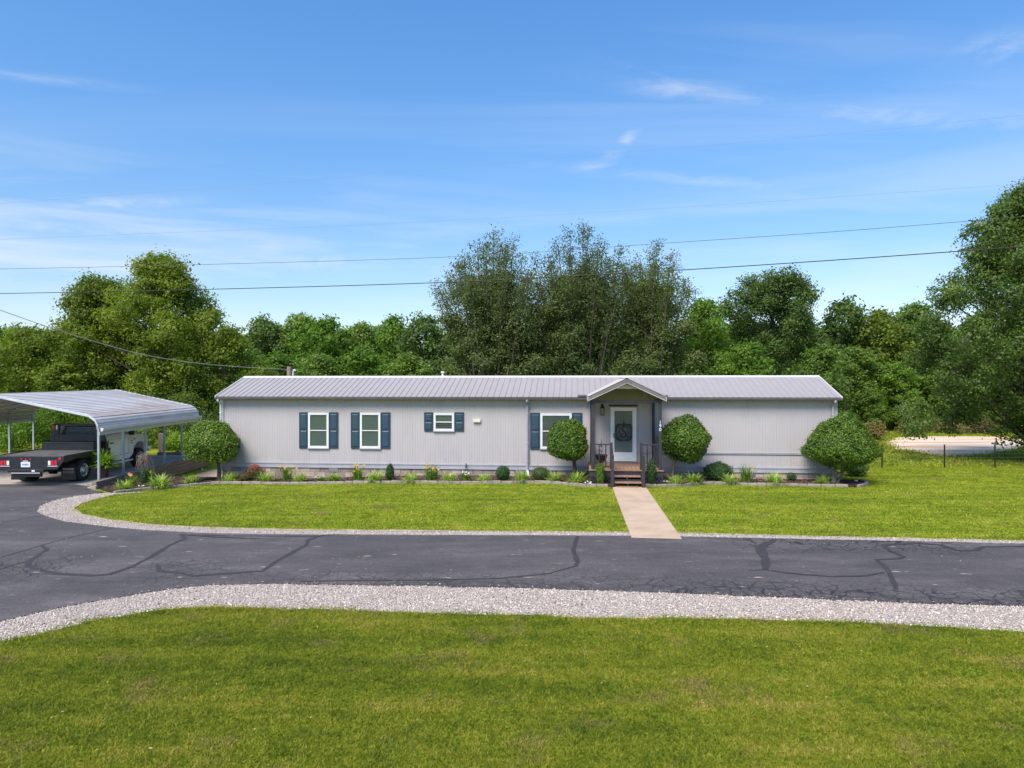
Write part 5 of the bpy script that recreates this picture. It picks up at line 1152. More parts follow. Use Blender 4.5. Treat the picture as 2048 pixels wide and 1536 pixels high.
def make_tree(seed, h, r, base, prof='oval', lobes=34, clumps=24, leaves=40, ls=.17, lr=(.20, .36), m=None, spires=0, sp_from=.45, crad=.42, trunk=.16, stems=1, flat=.75, squash=1.0):
    g = np.random.default_rng(seed); pf = PROF[prof]; top = h*(.78 if spires else .97)
    LC_, LR_ = [], []
    for i in range(lobes):
        u = (i+.5)/lobes*.94+.02; u = u**.9; az = i*2.39996+g.uniform(-.4, .4)
        rr = r*float(pf(u))*(1+.18*sin(3*az+seed)+.12*sin(5*az+seed*2)); lrad = r*g.uniform(*lr)*(.65+.35*float(pf(u)))
        rad = max(0, rr-lrad*.7)*(g.uniform(.55, 1.0) if i % 10 >= 3 else g.uniform(.08, .6)); LC_.append((rad*cos(az), rad*sin(az)*squash, base+(top-base)*u)); LR_.append(lrad)
    LC_ = np.array(LC_); LR_ = np.array(LR_)
    mb = MB()
    # trunk and limbs
    def jitterline(a, b_, k, amp):
        a = Vector(a); b_ = Vector(b_); out = [a]
        for i in range(1, k): out.append(a.lerp(b_, i/k) + Vector(g.normal(0, amp, 3)))
        return out+[b_]
    tt = Vector((g.normal(0, .15), g.normal(0, .15), base+(top-base)*.8))
    for s_i in range(stems):
        off = Vector((g.normal(0, .25*(stems > 1)), g.normal(0, .25*(stems > 1)), -.2)); tp = tt + Vector((g.normal(0, r*.3*(stems > 1)), g.normal(0, r*.2*(stems > 1)), 0))
        L = jitterline(off, tp, 5, .08*r*.3); mb.tube(L, [trunk*(1.25 if i == 0 else 1)*(1-.8*i/5) for i in range(6)], 8)
    CC, CL = [], []
    for c_, lr_ in zip(LC_, LR_):
        lk = .35 if c_[2] < base+.18*(top-base) else 1.0
        z0_ = max(base*.7, c_[2]-r*.55*g.uniform(.6, 1.2)); st = Vector((tt.x*z0_/tt.z, tt.y*z0_/tt.z, z0_)); mid = st.lerp(Vector(c_), .5)+Vector((0, 0, .12*r*.4))
        mb.tube([st, mid, Vector(c_)], [trunk*.24*lk, trunk*.17*lk, trunk*.08*lk], 4, False)
        d = unit(g.normal(size=(clumps, 3))); rad = lr_*g.uniform(.45, 1.05, (clumps, 1)); p = c_ + d*rad*np.array([1, 1, flat]); CC.append(p); CL.append(np.repeat([c_], clumps, 0))
        for k in range(0, clumps, 4): mb.tube([Vector(c_), Vector(p[k])], [trunk*.08, trunk*.03], 3, False)
    CC = np.concatenate(CC); CL = np.concatenate(CL); nL = leaves
    ct = g.uniform(0, 1, len(CC)); cr_ = g.uniform(.7, 1.25, len(CC))*crad
    C = np.repeat(CC, nL, 0)+g.normal(size=(len(CC)*nL, 3))*np.repeat(cr_, nL)[:, None]*np.array([.5, .5, .33]); O = unit(C-np.repeat(CL, nL, 0))+np.array([0, 0, .55])
    T = np.repeat(ct, nL)*.55+g.uniform(0, .45, len(C)); S = ls*g.uniform(.6, 1.25, len(C))
    # fine sprays that break the outline
    if spires:
        SC_, ST = [], []
        for i in range(spires):
            az = i*2.39996; rad = r*.82*math.sqrt((i+.5)/spires); x0_, y0_ = rad*cos(az)*.55, rad*sin(az)*.55; z0_ = base+(top-base)*sp_from
            ht = h*(1-.36*(rad/r)**1.5)*g.uniform(.90, 1.0)
            P_ = [Vector((x0_, y0_, z0_)), Vector((x0_*1.35, y0_*1.35, (z0_+ht)/2)), Vector((rad*cos(az)*1.05, rad*sin(az)*1.05, ht))]
            S_ = spl(P_, 6); mb.tube(S_, [trunk*.24*(1-.85*k/(len(S_)-1))+.006 for k in range(len(S_))], 4, False)
            for q in range(74):
                k = g.uniform(.25, 1.0); p = S_[min(int(k*(len(S_)-1)), len(S_)-2)].lerp(S_[min(int(k*(len(S_)-1))+1, len(S_)-1)], g.uniform(0, 1)); sd = Vector(g.normal(0, 1, 3)); sd.z = abs(sd.z)*.9; sd.normalize(); e_ = p+sd*g.uniform(.15, .62)*(1.3-k*.5)
                if q % 2 == 0: mb.tube([p, e_], [.014, .006], 3, False)
                SC_.append(tuple(e_)); ST.append(g.uniform(0, 1))
        SC_ = np.array(SC_); k = 15; C2 = np.repeat(SC_, k, 0)+g.normal(size=(len(SC_)*k, 3))*.15
        C = np.concatenate([C, C2]); O = np.concatenate([O, g.normal(size=C2.shape)]); T = np.concatenate([T, np.repeat(ST, k)*.5+g.uniform(0, .4, len(C2))]); S = np.concatenate([S, ls*.85*g.uniform(.7, 1.2, len(C2))])
    return mb.mesh('trunk', M['bark'], True), leaf_mesh('crown', C, S, O, T, m, r=g)
G = lambda *s: [(p, c) for p, c in s]
M['l_mid'] = leafmat('leaves_mid_green', G((.05, (0.043, 0.076, 0.016)), (.35, (0.093, 0.159, 0.025)), (.65, (0.158, 0.235, 0.038)), (.95, (0.266, 0.334, 0.066))))
M['l_dark'] = leafmat('leaves_dark_green', G((.05, (0.035, 0.061, 0.020)), (.35, (0.070, 0.113, 0.028)), (.65, (0.113, 0.169, 0.043)), (.95, (0.198, 0.257, 0.073))))
M['l_yell'] = leafmat('leaves_yellow_green', G((.05, (0.046, 0.074, 0.010)), (.35, (0.105, 0.147, 0.017)), (.65, (0.184, 0.231, 0.025)), (.95, (0.310, 0.340, 0.046))), .42)
M['l_bright'] = leafmat('leaves_bright_green', G((.05, (0.038, 0.083, 0.013)), (.35, (0.086, 0.163, 0.019)), (.65, (0.147, 0.241, 0.030)), (.95, (0.259, 0.345, 0.058))), .42)
M['l_brown'] = leafmat('leaves_bronze_green', G((.05, (0.040, 0.048, 0.020)), (.30, (0.073, 0.101, 0.029)), (.60, (0.112, 0.149, 0.042)), (.80, (0.149, 0.182, 0.055)), (.97, (0.231, 0.160, 0.099))), .28, nscale=1.2)
M['l_oak'] = leafmat('leaves_oak_green', G((.05, (0.027, 0.053, 0.013)), (.35, (0.063, 0.109, 0.023)), (.65, (0.110, 0.168, 0.034)), (.95, (0.183, 0.248, 0.052))), .3)
M['l_topi'] = leafmat('leaves_clipped_holly', G((.0, (0.035, 0.068, 0.010)), (.35, (0.079, 0.140, 0.017)), (.65, (0.141, 0.220, 0.026)), (.88, (0.282, 0.319, 0.036)), (1.0, (0.528, 0.304, 0.049))), .2, .4, 2.5)
M['l_lirio'] = leafmat('leaves_variegated', G((.1, (.11, .19, .03)), (.4, (.25, .35, .06)), (.65, (.42, .50, .13)), (.95, (.62, .66, .32))), .35)
M_old = leafmat('leaves_variegated', G((.1, (0.120, 0.228, 0.020)), (.45, (0.312, 0.432, 0.051)), (.7, (0.552, 0.624, 0.133)), (.95, (0.816, 0.840, 0.347))), .4)
M['l_lily'] = leafmat('leaves_lily', G((.1, (0.060, 0.120, 0.015)), (.6, (0.135, 0.240, 0.025)), (.95, (0.240, 0.360, 0.038))), .4)
M['l_fern'] = leafmat('leaves_fern', G((.1, (0.120, 0.204, 0.020)), (.6, (0.240, 0.360, 0.031)), (.95, (0.384, 0.504, 0.061))), .4)
M['l_ever'] = leafmat('leaves_evergreen', G((.1, (0.022, 0.056, 0.016)), (.6, (0.042, 0.093, 0.022)), (.95, (0.080, 0.152, 0.033))), .12)
M['l_rusty'] = leafmat('leaves_rusty', G((.1, (0.070, 0.063, 0.021)), (.6, (0.126, 0.112, 0.033)), (.95, (0.210, 0.168, 0.048))), .25)
M['l_tan'] = leafmat('leaves_dry_grass', G((.1, (.16, .14, .05)), (.6, (.28, .24, .09)), (.95, (.42, .36, .16))), .4)

def plant_tree(name, px_, py_top, w, r, label, m, cat='tree', group='trees around the house', **kw):
    x = (px_-CX)/F*w; h = H-(py_top-CY)*w/F; z0_ = float(gz(x, w))
    tm, cm_ = make_tree(int(px_*7+w), h-z0_, r, m=m, **kw)
    o = empty(name, (x, w, z0_), 0, label, cat, group); inst('trunk', tm, o); inst('crown', cm_, o); return o
plant_tree('oak_tree', 325, 500, 42, 4.3, 'tall yellow green tree rising behind the carport, left of the house', M['l_yell'], base=1.2, prof='oval', lobes=80, clumps=24, leaves=36, ls=.18, lr=(.15, .30), crad=.5, trunk=.22)
plant_tree('oak_tree', 195, 545, 43.0, 3.6, 'yellow green tree whose crown leans left behind the carport', M['l_yell'], base=1.0, prof='broad', lobes=60, clumps=24, leaves=36, ls=.18, lr=(.16, .32), crad=.5)
plant_tree('oak_tree', 445, 640, 41, 2.6, 'lower yellow green tree just left of the house roof', M['l_yell'], base=.4, prof='round', lobes=26, clumps=22, leaves=34, ls=.18, crad=.45)
plant_tree('oak_tree', 60, 655, 44, 3.6, 'low spreading yellow green tree at the left edge behind the carport', M['l_yell'], base=.3, prof='broad', lobes=30, clumps=24, leaves=34, ls=.20, crad=.5)
plant_tree('pear_tree', 985, 448, 38, 3.9, 'tall bronze green tree with sparse upright twigs, left one behind the house middle', M['l_brown'], base=.6, prof='broad', lobes=66, clumps=28, leaves=44, ls=.13, lr=(.16, .28), spires=32, sp_from=.35, crad=.42, trunk=.2, stems=3)
plant_tree('pear_tree', 1160, 440, 38.8, 3.9, 'tallest bronze green tree with upright twigs directly left of the porch gable', M['l_brown'], base=.6, prof='broad', lobes=66, clumps=28, leaves=44, ls=.13, lr=(.16, .28), spires=32, sp_from=.35, crad=.42, trunk=.2, stems=3)
plant_tree('pear_tree', 1300, 468, 39.6, 3.1, 'bronze green tree with upright twigs behind and right of the porch gable', M['l_brown'], base=.6, prof='broad', lobes=58, clumps=28, leaves=44, ls=.13, lr=(.16, .28), spires=26, sp_from=.35, crad=.42, trunk=.2, stems=2)
plant_tree('maple_tree', 1405, 588, 43, 2.7, 'bright green tree between the bronze trees and the dark round tree', M['l_bright'], base=.5, prof='oval', lobes=30, clumps=24, leaves=34, ls=.18, crad=.45)
plant_tree('maple_tree', 1495, 682, 36, 2.0, 'low bright green tree right behind the roof at right', M['l_bright'], base=.3, prof='round', lobes=24, clumps=22, leaves=34, ls=.17, crad=.4)
plant_tree('round_tree', 1545, 532, 46, 4.2, 'dense dark green round headed tree behind the right half of the roof', M['l_oak'], base=.8, prof='round', lobes=80, clumps=26, leaves=34, ls=.17, lr=(.17, .28), crad=.45)
plant_tree('round_tree', 1635, 690, 40, 2.2, 'smaller green tree just past the right end of the roof', M['l_mid'], base=.3, prof='round', lobes=24, clumps=22, leaves=34, ls=.17, crad=.4)
plant_tree('oak_tree', 2066, 350, 31, 5.7, 'large dark green tree at the right edge with branches hanging low', M['l_oak'], base=1.0, prof='skirt', lobes=170, clumps=26, leaves=36, ls=.135, lr=(.13, .21), crad=.36, trunk=.24)

# woodland edge: single trees one can tell apart, built from shared prototypes
protos = []
for k, (mm, pr) in enumerate((('l_mid', 'oval'), ('l_bright', 'oval'), ('l_dark', 'round'), ('l_yell', 'oval'), ('l_mid', 'broad'), ('l_bright', 'pyr'))):
    protos.append(make_tree(300+k, 10.0, 3.1, 1.0, pr, lobes=34, clumps=15, leaves=22, ls=.30, lr=(.18, .32), crad=.62, trunk=.18, m=M[mm]))
def edge_tree(px_, py_top, w, k, label, wide=1.0, name='woodland_tree'):
    x = (px_-CX)/F*w; h = H-(py_top-CY)*w/F; sc = h/10.0; ws = sc*wide
    o = empty(name, (x, w, 0), random.uniform(0, 6.28), label, 'tree', 'trees of the woodland edge'); inst('trunk', protos[k][0], o, scale=(ws, ws, sc)); inst('crown', protos[k][1], o, scale=(ws, ws, sc)); return o
for a in [
 (528, 628, 64, 2, 'dark green woodland tree just right of the yellow green tree group'), (600, 622, 66, 0, 'green woodland tree with a feathery top above the left third of the roof'),
 (655, 628, 60, 1, 'bright green woodland tree left of the gap in the tree line'), (722, 640, 64, 0, 'mid green woodland tree at the dip of the tree line'),
 (790, 628, 62, 5, 'pointed bright green woodland tree left of the roof vent pipe'), (850, 622, 58, 2, 'dark rounded woodland tree beside the left bronze tree'),
 (560, 700, 50, 1, 'small bright green tree behind the roof near the service pole', 1.3), (640, 705, 48, 0, 'small mid green tree low behind the left part of the roof', 1.4),
 (725, 690, 50, 1, 'small fresh green tree low behind the roof, left of the vent pipe', 1.3), (815, 705, 47, 4, 'low spreading tree behind the roof just left of the vent pipe', 1.4),
 (1690, 592, 60, 2, 'dark woodland tree with a ragged top right of the round headed tree'), (1760, 612, 58, 3, 'yellowish woodland tree in the tree line above the fence'),
 (1830, 600, 60, 0, 'green woodland tree left of the large right edge tree'), (1710, 690, 53, 0, 'lower green tree behind the right end bush', 1.3), (1790, 720, 52, 1, 'fresh green tree low at the woodland edge above the clay clearing', 1.35),
 (1870, 735, 52, 4, 'spreading low green tree at the edge of the clay clearing', 1.4), (1660, 745, 50, 2, 'dark low tree right of the house end wall', 1.3), (1740, 775, 50.5, 4, 'bushy dark green tree at the foot of the woodland behind the end bush', 1.5),
 (1830, 790, 50.5, 0, 'bushy green tree at the foot of the woodland behind the clearing', 1.6), (1920, 780, 51, 1, 'bushy fresh green tree at the far side of the clearing', 1.6), (2010, 770, 51, 4, 'bushy tree at the right end of the clearing', 1.6),
 (20, 690, 55, 1, 'green woodland tree low at the far left edge'), (500, 690, 52, 1, 'bright green tree in the gap between the yellow trees and the roof', 1.1),
 (120, 720, 40, 3, 'yellow green tree low behind the left part of the carport roof', 1.4), (380, 735, 42, 0, 'green tree low between the carport and the house', 1.4)]:
    edge_tree(*a)
# the unbroken wood behind, one mass
rows = []
for w, h0 in ((66, 8.8), (74, 9.6), (84, 10.2), (98, 11.0)):
    x = -w*.95
    while x < w*1.0:
        hh = h0*rng.uniform(.86, 1.06)*(1.0 if x < w*.35 else 1.09); rows.append((x+rng.uniform(-1, 1), w+rng.uniform(-2.5, 2.5), hh/10)); x += rng.uniform(3.2, 5.0)
for w, h0 in ((56, 4.6), (50, 3.0)):
    x = -w*.95
    while x < w*1.0:
        if x < 18 or w > 52: rows.append((x+rng.uniform(-1, 1), w+rng.uniform(-1.5, 1.5), h0*rng.uniform(.8, 1.15)/10))
        x += rng.uniform(2.2, 3.4)
rows = np.array(rows); n = len(rows); wf = np.where(rows[:, 2] < .6, 1.7, 1.12)
gn_scatter('woodland', np.column_stack([rows[:, 0], rows[:, 1], np.zeros(n)]), np.column_stack([np.zeros(n)]*2+[rng.uniform(0, 6.28, n)]), np.column_stack([rows[:, 2]*wf, rows[:, 2]*wf, rows[:, 2]]), rng.integers(0, len(protos), n), [p[1] for p in protos], label='continuous green woodland closing the view behind the house')

# ------------------------------------------------------------------ shrubs
def hsh(P, f, s):
    return np.sin(P[:, 0]*f+s)*np.sin(P[:, 1]*f*1.13+2*s)+np.sin(P[:, 2]*f*.97+P[:, 0]*f*.6+3*s)*.7
def blob_leaves(seed, rx, ry, rz, n, ls, m, prof=None, thick=.12, lump=.075, zc=0.0, holes=0.0):
    g = np.random.default_rng(seed); d = unit(g.normal(size=(n, 3))); k = 1+lump*(np.sin(d[:, 0]*5+seed)+np.sin(d[:, 1]*6+seed*2)+np.sin(d[:, 2]*7+seed*3))/1.5
    k = k+.022*hsh(d, 9, seed)+.016*hsh(d, 17, seed*1.7); rad = (1-np.abs(g.normal(0, thick, n)))*k; hole = (hsh(d, 11, seed+4) > 1.05) & (g.uniform(0, 1, n) < .75); rad = np.where(hole, rad*g.uniform(.78, .9, n), rad); P = d*rad[:, None]
    if prof: f_ = prof(P[:, 2]); P[:, 0] *= f_; P[:, 1] *= f_
    P = P*np.array([rx, ry, rz])+np.array([0, 0, zc]); cl = np.sin(P[:, 0]*9+seed)*np.sin(P[:, 1]*9)*np.sin(P[:, 2]*11+1)
    # stray shoots beyond the clipped surface
    st = g.uniform(0, 1, n) < .05; P[st] += d[st]*g.uniform(.02, .10, (st.sum(), 1))
    return leaf_mesh('crown', P, ls*g.uniform(.6, 1.2, n), d*1.2+np.array([0, 0, .25]), .5+.2*cl+g.normal(0, .2, n), m, .6, r=g)
def core(rx, ry, rz, m, prof=None, zc=0.0):  # solid dark core painted in for the shaded inside of a crown
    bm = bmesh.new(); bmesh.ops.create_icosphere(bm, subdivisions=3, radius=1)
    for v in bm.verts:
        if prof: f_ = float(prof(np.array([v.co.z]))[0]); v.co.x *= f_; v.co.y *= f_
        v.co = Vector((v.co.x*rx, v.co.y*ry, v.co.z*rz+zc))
    me_ = bpy.data.meshes.new('dark_crown_core'); bm.to_mesh(me_); bm.free(); me_.materials.append(m); return me_
dome = lambda z: np.where(z > 0, 1.0, 1.0)
def topiary(px_, pyc, w, rx, rz, px_trunk, label, seed, prof=None, n=15000, stems=1, ry=None):
    c_ = At(px_, pyc, w); xt = (px_trunk-CX)/F*w; gz0 = float(gz(xt, w)); ry = ry or rx*.9
    o = empty('topiary_bush', (c_.x, w, gz0), 0, label, 'topiary', 'clipped topiaries in front of the house'); zc = c_.z-gz0
    inst('crown', blob_leaves(seed, rx, ry, rz, n, .075, M['l_topi'], prof), o, (0, 0, zc)); inst('dark_crown_core', core(rx*.82, ry*.82, rz*.82, M['l_ever'], prof), o, (0, 0, zc))
    mb = MB(); dx = xt-c_.x; mb.tube(spl([(dx, 0, -.1), (dx*1.05, .02, zc*.3), (dx*.8, 0, zc*.6), (dx*.4, 0, zc)], 5), [.085-.003*i for i in range(16)], 8)
    if stems > 1:
        mb.tube(spl([(dx+.08, 0, 0), (dx+.36, .05, zc*.3), (dx+.45, .1, zc*.55), (dx+.75, .1, zc*.85)], 5), .04, 7); mb.tube(spl([(dx, 0, .1), (dx+.12, .0, .35), (dx+.42, .1, .5), (dx+1.1, .1, zc*.75)], 5), .035, 6)
    for k in range(5): mb.tube([(dx*.8, 0, zc*.5), (rx*.5*cos(k*1.3), ry*.5*sin(k*1.3), zc)], [.04, .02], 5, False)
    inst('trunk', mb.mesh('trunk', M['bushbark'] if stems > 1 else M['bark'], True), o); return o
domep = lambda z: np.where(z > -.2, 1.0, 1.0+0*z)
flatb = lambda z: np.interp(z, [-1, -.7, -.2, .4, 1], [1.7, 1.36, 1.08, .95, .95])
topiary(424.5, 882, 26.9, .93, .78, 437, 'dome shaped clipped bush at the left corner of the house', 11, flatb)
topiary(1136.5, 880, 25.3, .71, .80, 1149, 'egg shaped clipped bush left of the porch, over the window', 12, lambda z: np.clip(1.04-.12*z, .7, 1.3))
topiary(1371, 878, 24.9, .87, .79, 1347, 'round clipped bush right of the porch beside the house number', 13, lambda z: np.clip(1.02-.08*z, .7, 1.3))
topiary(1681, 884, 24.6, 1.18, .92, 1668, 'largest clipped bush, a broad dome on forked stems at the right end of the house', 14, lambda z: np.interp(z, [-1, -.65, -.15, .2, .42, .7, 1], [1.35, 1.28, 1.10, .94, .80, .86, .9]), 24000, 2)

def blades(seed, n, length, width, spread, m, tilt=(.3, 1.2), arch=.9, up=1.0):
    g = np.random.default_rng(seed); mb = MB(); tints = []
    for _ in range(n):
        a = g.uniform(0, 2*pi); L = length*g.uniform(.6, 1.1); ti = g.uniform(*tilt); x, y = g.normal(0, spread), g.normal(0, spread); t_ = g.uniform(0, 1)
        dx, dy = cos(a), sin(a); sx, sy = -dy*width/2, dx*width/2; P_ = []; px_, pz_ = 0, 0
        for k in range(4):
            P_.append((px_, pz_)); an = ti+arch*k/3; px_ += L/3*sin(an); pz_ += L/3*cos(an)*up
        i = len(mb.v)
        for k, (q, z) in enumerate(P_):
            ww = (1, .95, .7, .05)[k]; mb.v += [(x+dx*q-sx*ww, y+dy*q-sy*ww, max(z, .01)), (x+dx*q+sx*ww, y+dy*q+sy*ww, max(z, .01))]
        for k in range(3): mb.f.append((i+2*k, i+2*k+1, i+2*k+3, i+2*k+2)); tints.append(t_)
    me_ = bpy.data.meshes.new('leaves'); me_.from_pydata(mb.v, [], mb.f); me_.materials.append(m)
    at = me_.attributes.new('tint', 'FLOAT', 'FACE'); at.data.foreach_set('value', np.array(tints, np.float32)); return me_
lir = [blades(60+k, 190, .52, .024, .07, M['l_lirio'], (.15, 1.1), 1.1) for k in range(4)]
def at_bed(px_, py_): 
    p = Gp(px_, py_); p.z = float(gz(p.x, p.y))+.03; return p
names = [(246, 983, 'leftmost pale striped grass clump, below the near carport post'), (318, 978, 'striped grass clump against the middle of the timber retaining wall'), (381, 969.5, 'darker striped grass clump at the right end of the retaining wall'),
 (457, 965.5, 'striped grass clump right of the trunk of the left dome bush'), (531, 966, 'striped grass clump right of the red flowering shrub'), (600, 966, 'striped grass clump below the leftmost large window'),
 (667, 966, 'striped grass clump below the left foundation vent'), (750, 966, 'striped grass clump left of the small column shrub under the second window'), (821, 966, 'striped grass clump between the small column shrub and yellow lilies'),
 (898, 966, 'striped grass clump right of the yellow lilies near the hose'), (969, 966, 'striped grass clump left of the small ball shrub'), (1043, 966, 'striped grass clump at the foot of the middle downspout'),
 (1108, 966, 'striped grass clump right of the rusty brown shrub'), (1153, 969, 'striped grass clump under the egg shaped bush'), (1352, 972, 'striped grass clump right of the porch, next to white flowers'),
 (1387, 970.5, 'striped grass clump left of the dark mound shrub'), (1462, 970, 'striped grass clump right of the dark mound shrub'), (1550, 970.5, 'striped grass clump in the middle of the right bed'), (1647, 970.5, 'rightmost striped grass clump, under the largest clipped bush')]
for i, (a, b_, lab) in enumerate(names):
    p = at_bed(a, b_); p.y += .06; s_ = random.uniform(.92, 1.12)*(1.2 if a in (318, 1550, 750) else 1.0); o = inst('liriope_clump', lir[i % 4], None, p, (0, 0, random.uniform(0, 6)), (s_, s_, s_*.95)); tag(o, lab, 'ornamental grass', 'striped grass clumps in the beds')
def petals(seed, pts, r, m, n=6):
    g = np.random.default_rng(seed); mb = MB()
    for p in pts:
        an0 = g.uniform(0, 6); tx, ty = g.normal(0, .3), -.5+g.normal(0, .3)
        for k in range(n):
            a = an0+2*pi*k/n; d = Vector((cos(a), ty*.4, sin(a))); s_ = Vector((-sin(a), 0, cos(a))); c_ = Vector(p)
            mb.quad(c_, c_+d*r*.6+s_*r*.32, c_+d*r, c_+d*r*.6-s_*r*.32)
    me_ = bpy.data.meshes.new('flowers'); me_.from_pydata(mb.v, [], mb.f); me_.materials.append(m); return me_
def flowering(name, px_, py_, w_, h_, lm, fm, nf, label, cat='flowers', seed=1, r=.05, style='blades', group=None, top=False):
    p = at_bed(px_, py_); p.y += .08; o = empty(name, p, 0, label, cat, group); g = np.random.default_rng(seed)
    if style == 'blades': inst('leaves', blades(seed, 110, h_*1.1, .020, w_*.14, lm, (.0, .55), .7), o)
    else: inst('leaves', blob_leaves(seed, w_/2, w_/2, h_/2, 1600, .055, lm, None, .35, .12, h_/2), o); inst('stems', MB().tube([(0, 0, 0), (0, 0, h_*.6)], .012, 5).mesh('stems', M['bark']), o)
    pts = [(g.normal(0, w_*.22), -abs(g.normal(.05, w_*.15)), h_*g.uniform(.55, 1.08)) for _ in range(nf)]
    if style == 'blades':
        mb = MB()
        for q in pts: mb.tube([(q[0]*.3, q[1]*.3, 0), (q[0]*.8, q[1]*.8, q[2]*.6), q], .005, 4)
        inst('stalks', mb.mesh('stalks', M['l_lily']), o)
    fl = petals(seed, pts, r, fm); inst('flowers', fl, o); return o
flowering('daylily', 572, 963, .55, .58, M['l_lily'], M['yellow'], 7, 'yellow daylily left of the leftmost window, beside the red shrub', seed=3, r=.05, group='daylilies')
flowering('daylily', 713, 962, .6, .55, M['l_lily'], M['yellow'], 8, 'yellow daylily between the second window and left foundation vent', seed=4, r=.048, group='daylilies')
flowering('daylily', 863, 962, .7, .6, M['l_lily'], M['yellow'], 9, 'orange yellow daylily right of the small column shrub', seed=5, r=.05, group='daylilies')
flowering('daylily', 1494, 966.5, .6, .66, M['l_lily'], M['yellow'], 1, 'tall leafy daylily with a single yellow bloom in the right bed', seed=6, r=.06, group='daylilies')
flowering('daylily', 262, 975, .5, .45, M['l_lily'], M['orange'], 3, 'orange daylily at the near end of the retaining wall', seed=7, r=.06, group='daylilies')
flowering('daylily', 296, 968, .3, .62, M['l_lily'], M['orange'], 4, 'coral flowered plant by the middle of the retaining wall', seed=8, r=.05, group='daylilies')
flowering('rose_bush', 510, 962, .75, .55, M['l_rusty'], M['red'], 34, 'red flowering rose bush against the block foundation', seed=9, r=.04, style='bush', cat='shrub')
flowering('rose_bush', 488, 964, .5, .28, M['l_rusty'], M['red'], 8, 'small sparse reddish shrub left of the red rose bush', seed=19, r=.03, style='bush', cat='shrub')
flowering('daisy_plant', 932, 962, .5, .3, M['l_lily'], M['whitepetal'], 16, 'white flowering plant under the faucet', seed=10, r=.028)
flowering('daisy_plant', 1178, 972, .3, .12, M['l_lily'], M['whitepetal'], 5, 'few white flowers at the edging left of the porch', seed=12, r=.03)
flowering('daisy_plant', 1327, 971, .3, .12, M['l_lily'], M['whitepetal'], 5, 'few white flowers at the edging right of the porch', seed=13, r=.03)
flowering('daisy_plant', 284, 979, .2, .12, M['l_lily'], M['whitepetal'], 3, 'tiny white flowers in front of the retaining wall', seed=14, r=.03)
flowering('daisy_plant', 638, 965, .4, .2, M['l_lily'], M['whitepetal'], 5, 'low plant with tiny white flowers between two windows', seed=15, r=.025)
def shrub(name, px_, py_, rx, rz, m, label, prof=None, n=3500, ls=.05, seed=1, lump=.06, thick=.15, zc=None, cat='shrub', w=None):
    p = at_bed(px_, py_)
    if w: p = Vector(((px_-CX)/F*w, w, float(gz((px_-CX)/F*w, w))+.02))
    o = empty(name, p, 0, label, cat); zc = rz*.95 if zc is None else zc
    inst('foliage', blob_leaves(seed, rx, rx*.95, rz, n, ls, m, prof, thick, lump, 0), o, (0, 0, zc)); inst('dark_crown_core', core(rx*.75, rx*.75, rz*.78, M['l_ever'], prof), o, (0, 0, zc))
    inst('stem', MB().tube([(0, 0, -.05), (0, 0, zc)], .03, 6).mesh('stem', M['bark']), o); return o
shrub('column_shrub', 780, 962, .17, .33, M['l_ever'], 'small dark cone shrub between two striped grass clumps', lambda z: np.clip(.95-.35*z, .3, 1.3), 1800, .045, 31)
shrub('ball_shrub', 1006, 962, .27, .27, M['l_ever'], 'small round dark green ball shrub on a short stem', None, 2600, .045, 32, .03)
shrub('mound_shrub', 1436, 963, .54, .36, M['l_ever'], 'dark green mounded shrub in the bed right of the porch', lambda z: np.clip(1-.1*z, .6, 1.2), 5200, .05, 33, .1)
shrub('rusty_shrub', 1081, 963, .42, .28, M['l_rusty'], 'rusty brown wispy shrub beside the middle downspout', None, 2200, .04, 34, .1, .4)
shrub('small_shrub', 1583, 963.5, .18, .16, M['l_ever'], 'tiny dark shrub between striped grass clumps in the right bed', None, 900, .04, 35)
shrub('small_shrub', 1712, 953, .42, .30, M['l_ever'], 'dark shrub low behind the trunk of the largest clipped bush', None, 2600, .05, 36, .1)
inv = lambda z: np.clip(.85+.28*z-.4*np.clip(z-.6, 0, 1), .2, 1.2)
shrub('pillar_shrub', 1201, 971.5, .155, .42, M['l_lily'], 'narrow yellowish green pillar shrub left of the porch steps', inv, 2600, .045, 37, .08, w=23.62)
shrub('pillar_shrub', 1303, 972, .165, .46, M['l_ever'], 'narrow dark green pillar shrub right of the porch steps', inv, 2800, .045, 38, .08, w=23.62)
MO = empty('weeping_plant', at_bed(290, 972), 0, 'bare wiry weeping plant above a grey green stake at the retaining wall', 'plant')
g_ = np.random.default_rng(5); mb = MB()
for k in range(46):
    a = g_.uniform(0, 6.28); rr = g_.uniform(.15, .3); h_ = g_.uniform(.95, 1.2); mb.tube(spl([(0, 0, .75), (rr*.4*cos(a), rr*.4*sin(a), h_), (rr*cos(a), rr*sin(a), h_-.1), (rr*1.1*cos(a+.3), rr*1.1*sin(a+.3), h_-.42)], 4), .004, 3, False)
inst('twigs', mb.mesh('twigs', M['twig']), MO); inst('stem', MB().tube([(0, 0, -.05), (.01, 0, .4), (0, 0, .8)], [.03, .022, .015], 6).mesh('stem', M['twig']), MO)
inst('foliage', blob_leaves(77, .17, .17, .33, 1500, .05, M['l_ever'], None, .3, .1), MO, (0, 0, .33))
# fern in a pot behind the near post
FP_ = empty('potted_fern', (-15.28, 26.2, -.09), 0, 'bushy light green fern in a tall brown pot behind the near carport post', 'potted plant')
inst('pot', MB().lathe([(0, 0), (.15, 0), (.2, .45), (.215, .45), (.215, .49), (.18, .49), (.16, .44), (0, .43)], n=4).mesh('pot', M['pot']), FP_, (0, 0, 0), (0, 0, pi/4))
inst('fronds', blades(88, 260, .86, .06, .05, M['l_fern'], (.05, 1.35), 1.3), FP_, (0, 0, .45))
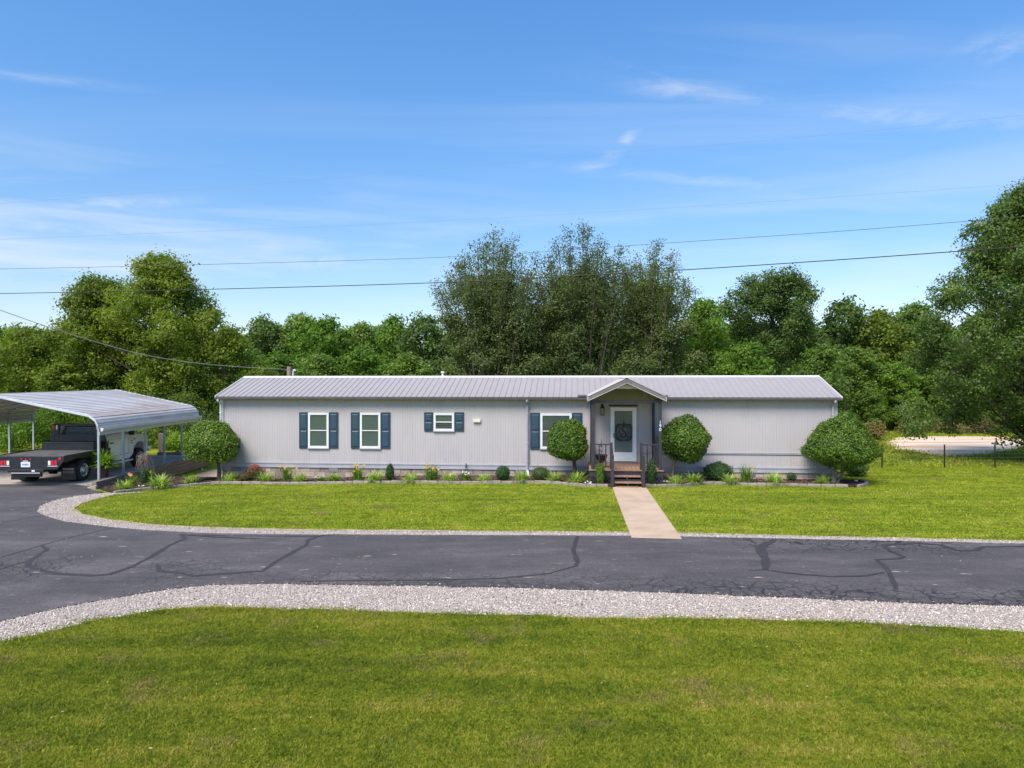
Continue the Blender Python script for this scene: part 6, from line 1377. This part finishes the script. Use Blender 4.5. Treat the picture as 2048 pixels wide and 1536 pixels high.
# black drain pipe crossing the edging at the left corner
tag(MB().tube([(At(436, 955, 27.2).x, 27.2, -.2), (-12.0, 26.2, -.2), tuple(Gp(404, 969.5, .05))], [.06, .06, .065], 10).build('drain_pipe', M['black'], smooth=True), 'short black drain pipe poking out of the edging at the left corner bush', 'pipe')
tag(inst('white_rocks', stones[0], None, Gp(1712, 966, .08), (0, 0, 1), (.09, .07, .07)), 'pale rock in the mulch at the curved end of the right bed', 'rock')
# brush behind the carport and along the clearing
for i, (px_, py_, w, r_, h_, mm, lab) in enumerate([
 (25, 880, 37, 1.6, 1.3, 'l_bright', 'leafy light green bush behind the left carport posts'), (110, 860, 38, 2.0, 2.0, 'l_bright', 'large bright green bush behind the truck bed'), (215, 850, 39, 2.0, 2.2, 'l_mid', 'green bush behind the truck cab'),
 (300, 855, 39, 1.9, 2.1, 'l_mid', 'green bush behind the truck hood'), (355, 893, 36.5, .9, .55, 'l_fern', 'low yellow green plants behind the far end of the slab'), (385, 850, 38, 1.7, 2.3, 'l_dark', 'dark bush between carport and house behind the dome bush'),
 (-60, 860, 38, 2.0, 2.0, 'l_mid', 'green bush at the far left behind the carport'), (1745, 868, 43.5, .8, .75, 'l_tan', 'dry tan brush right of the largest clipped bush'), (1822, 868, 49, .9, .7, 'l_tan', 'tan weeds at the left rim of the clay clearing'),
 (1900, 869, 49.5, 1.2, .5, 'l_tan', 'tan weeds along the back of the clay clearing'), (1960, 869, 49.5, 1.4, .6, 'l_rusty', 'brownish weeds at the back right of the clay clearing')]):
    x = (px_-CX)/F*w; o = empty('wild_bush', (x, w, 0), 0, lab, 'bush', 'wild bushes')
    g_ = np.random.default_rng(400+i); nc = 70; cc = unit(g_.normal(size=(nc, 3)))*g_.uniform(.5, 1, (nc, 1))*np.array([r_, r_*.7, h_*.75])+np.array([0, 0, h_*.7]); C = np.repeat(cc, 60, 0)+g_.normal(size=(nc*60, 3))*r_*.15
    C[:, 2] = np.maximum(C[:, 2], .03); inst('foliage', leaf_mesh('foliage', C, .13*g_.uniform(.6, 1.2, len(C)), unit(C-np.array([0, 0, h_*.5]))+np.array([0, 0, .4]), np.repeat(g_.uniform(0, 1, nc), 60)*.5+g_.uniform(0, .45, len(C)), M[mm], r=g_), o)
    inst('stem', MB().tube([(0, 0, -.1), (0, 0, h_*.8)], .05, 6).mesh('stem', M['bark']), o)
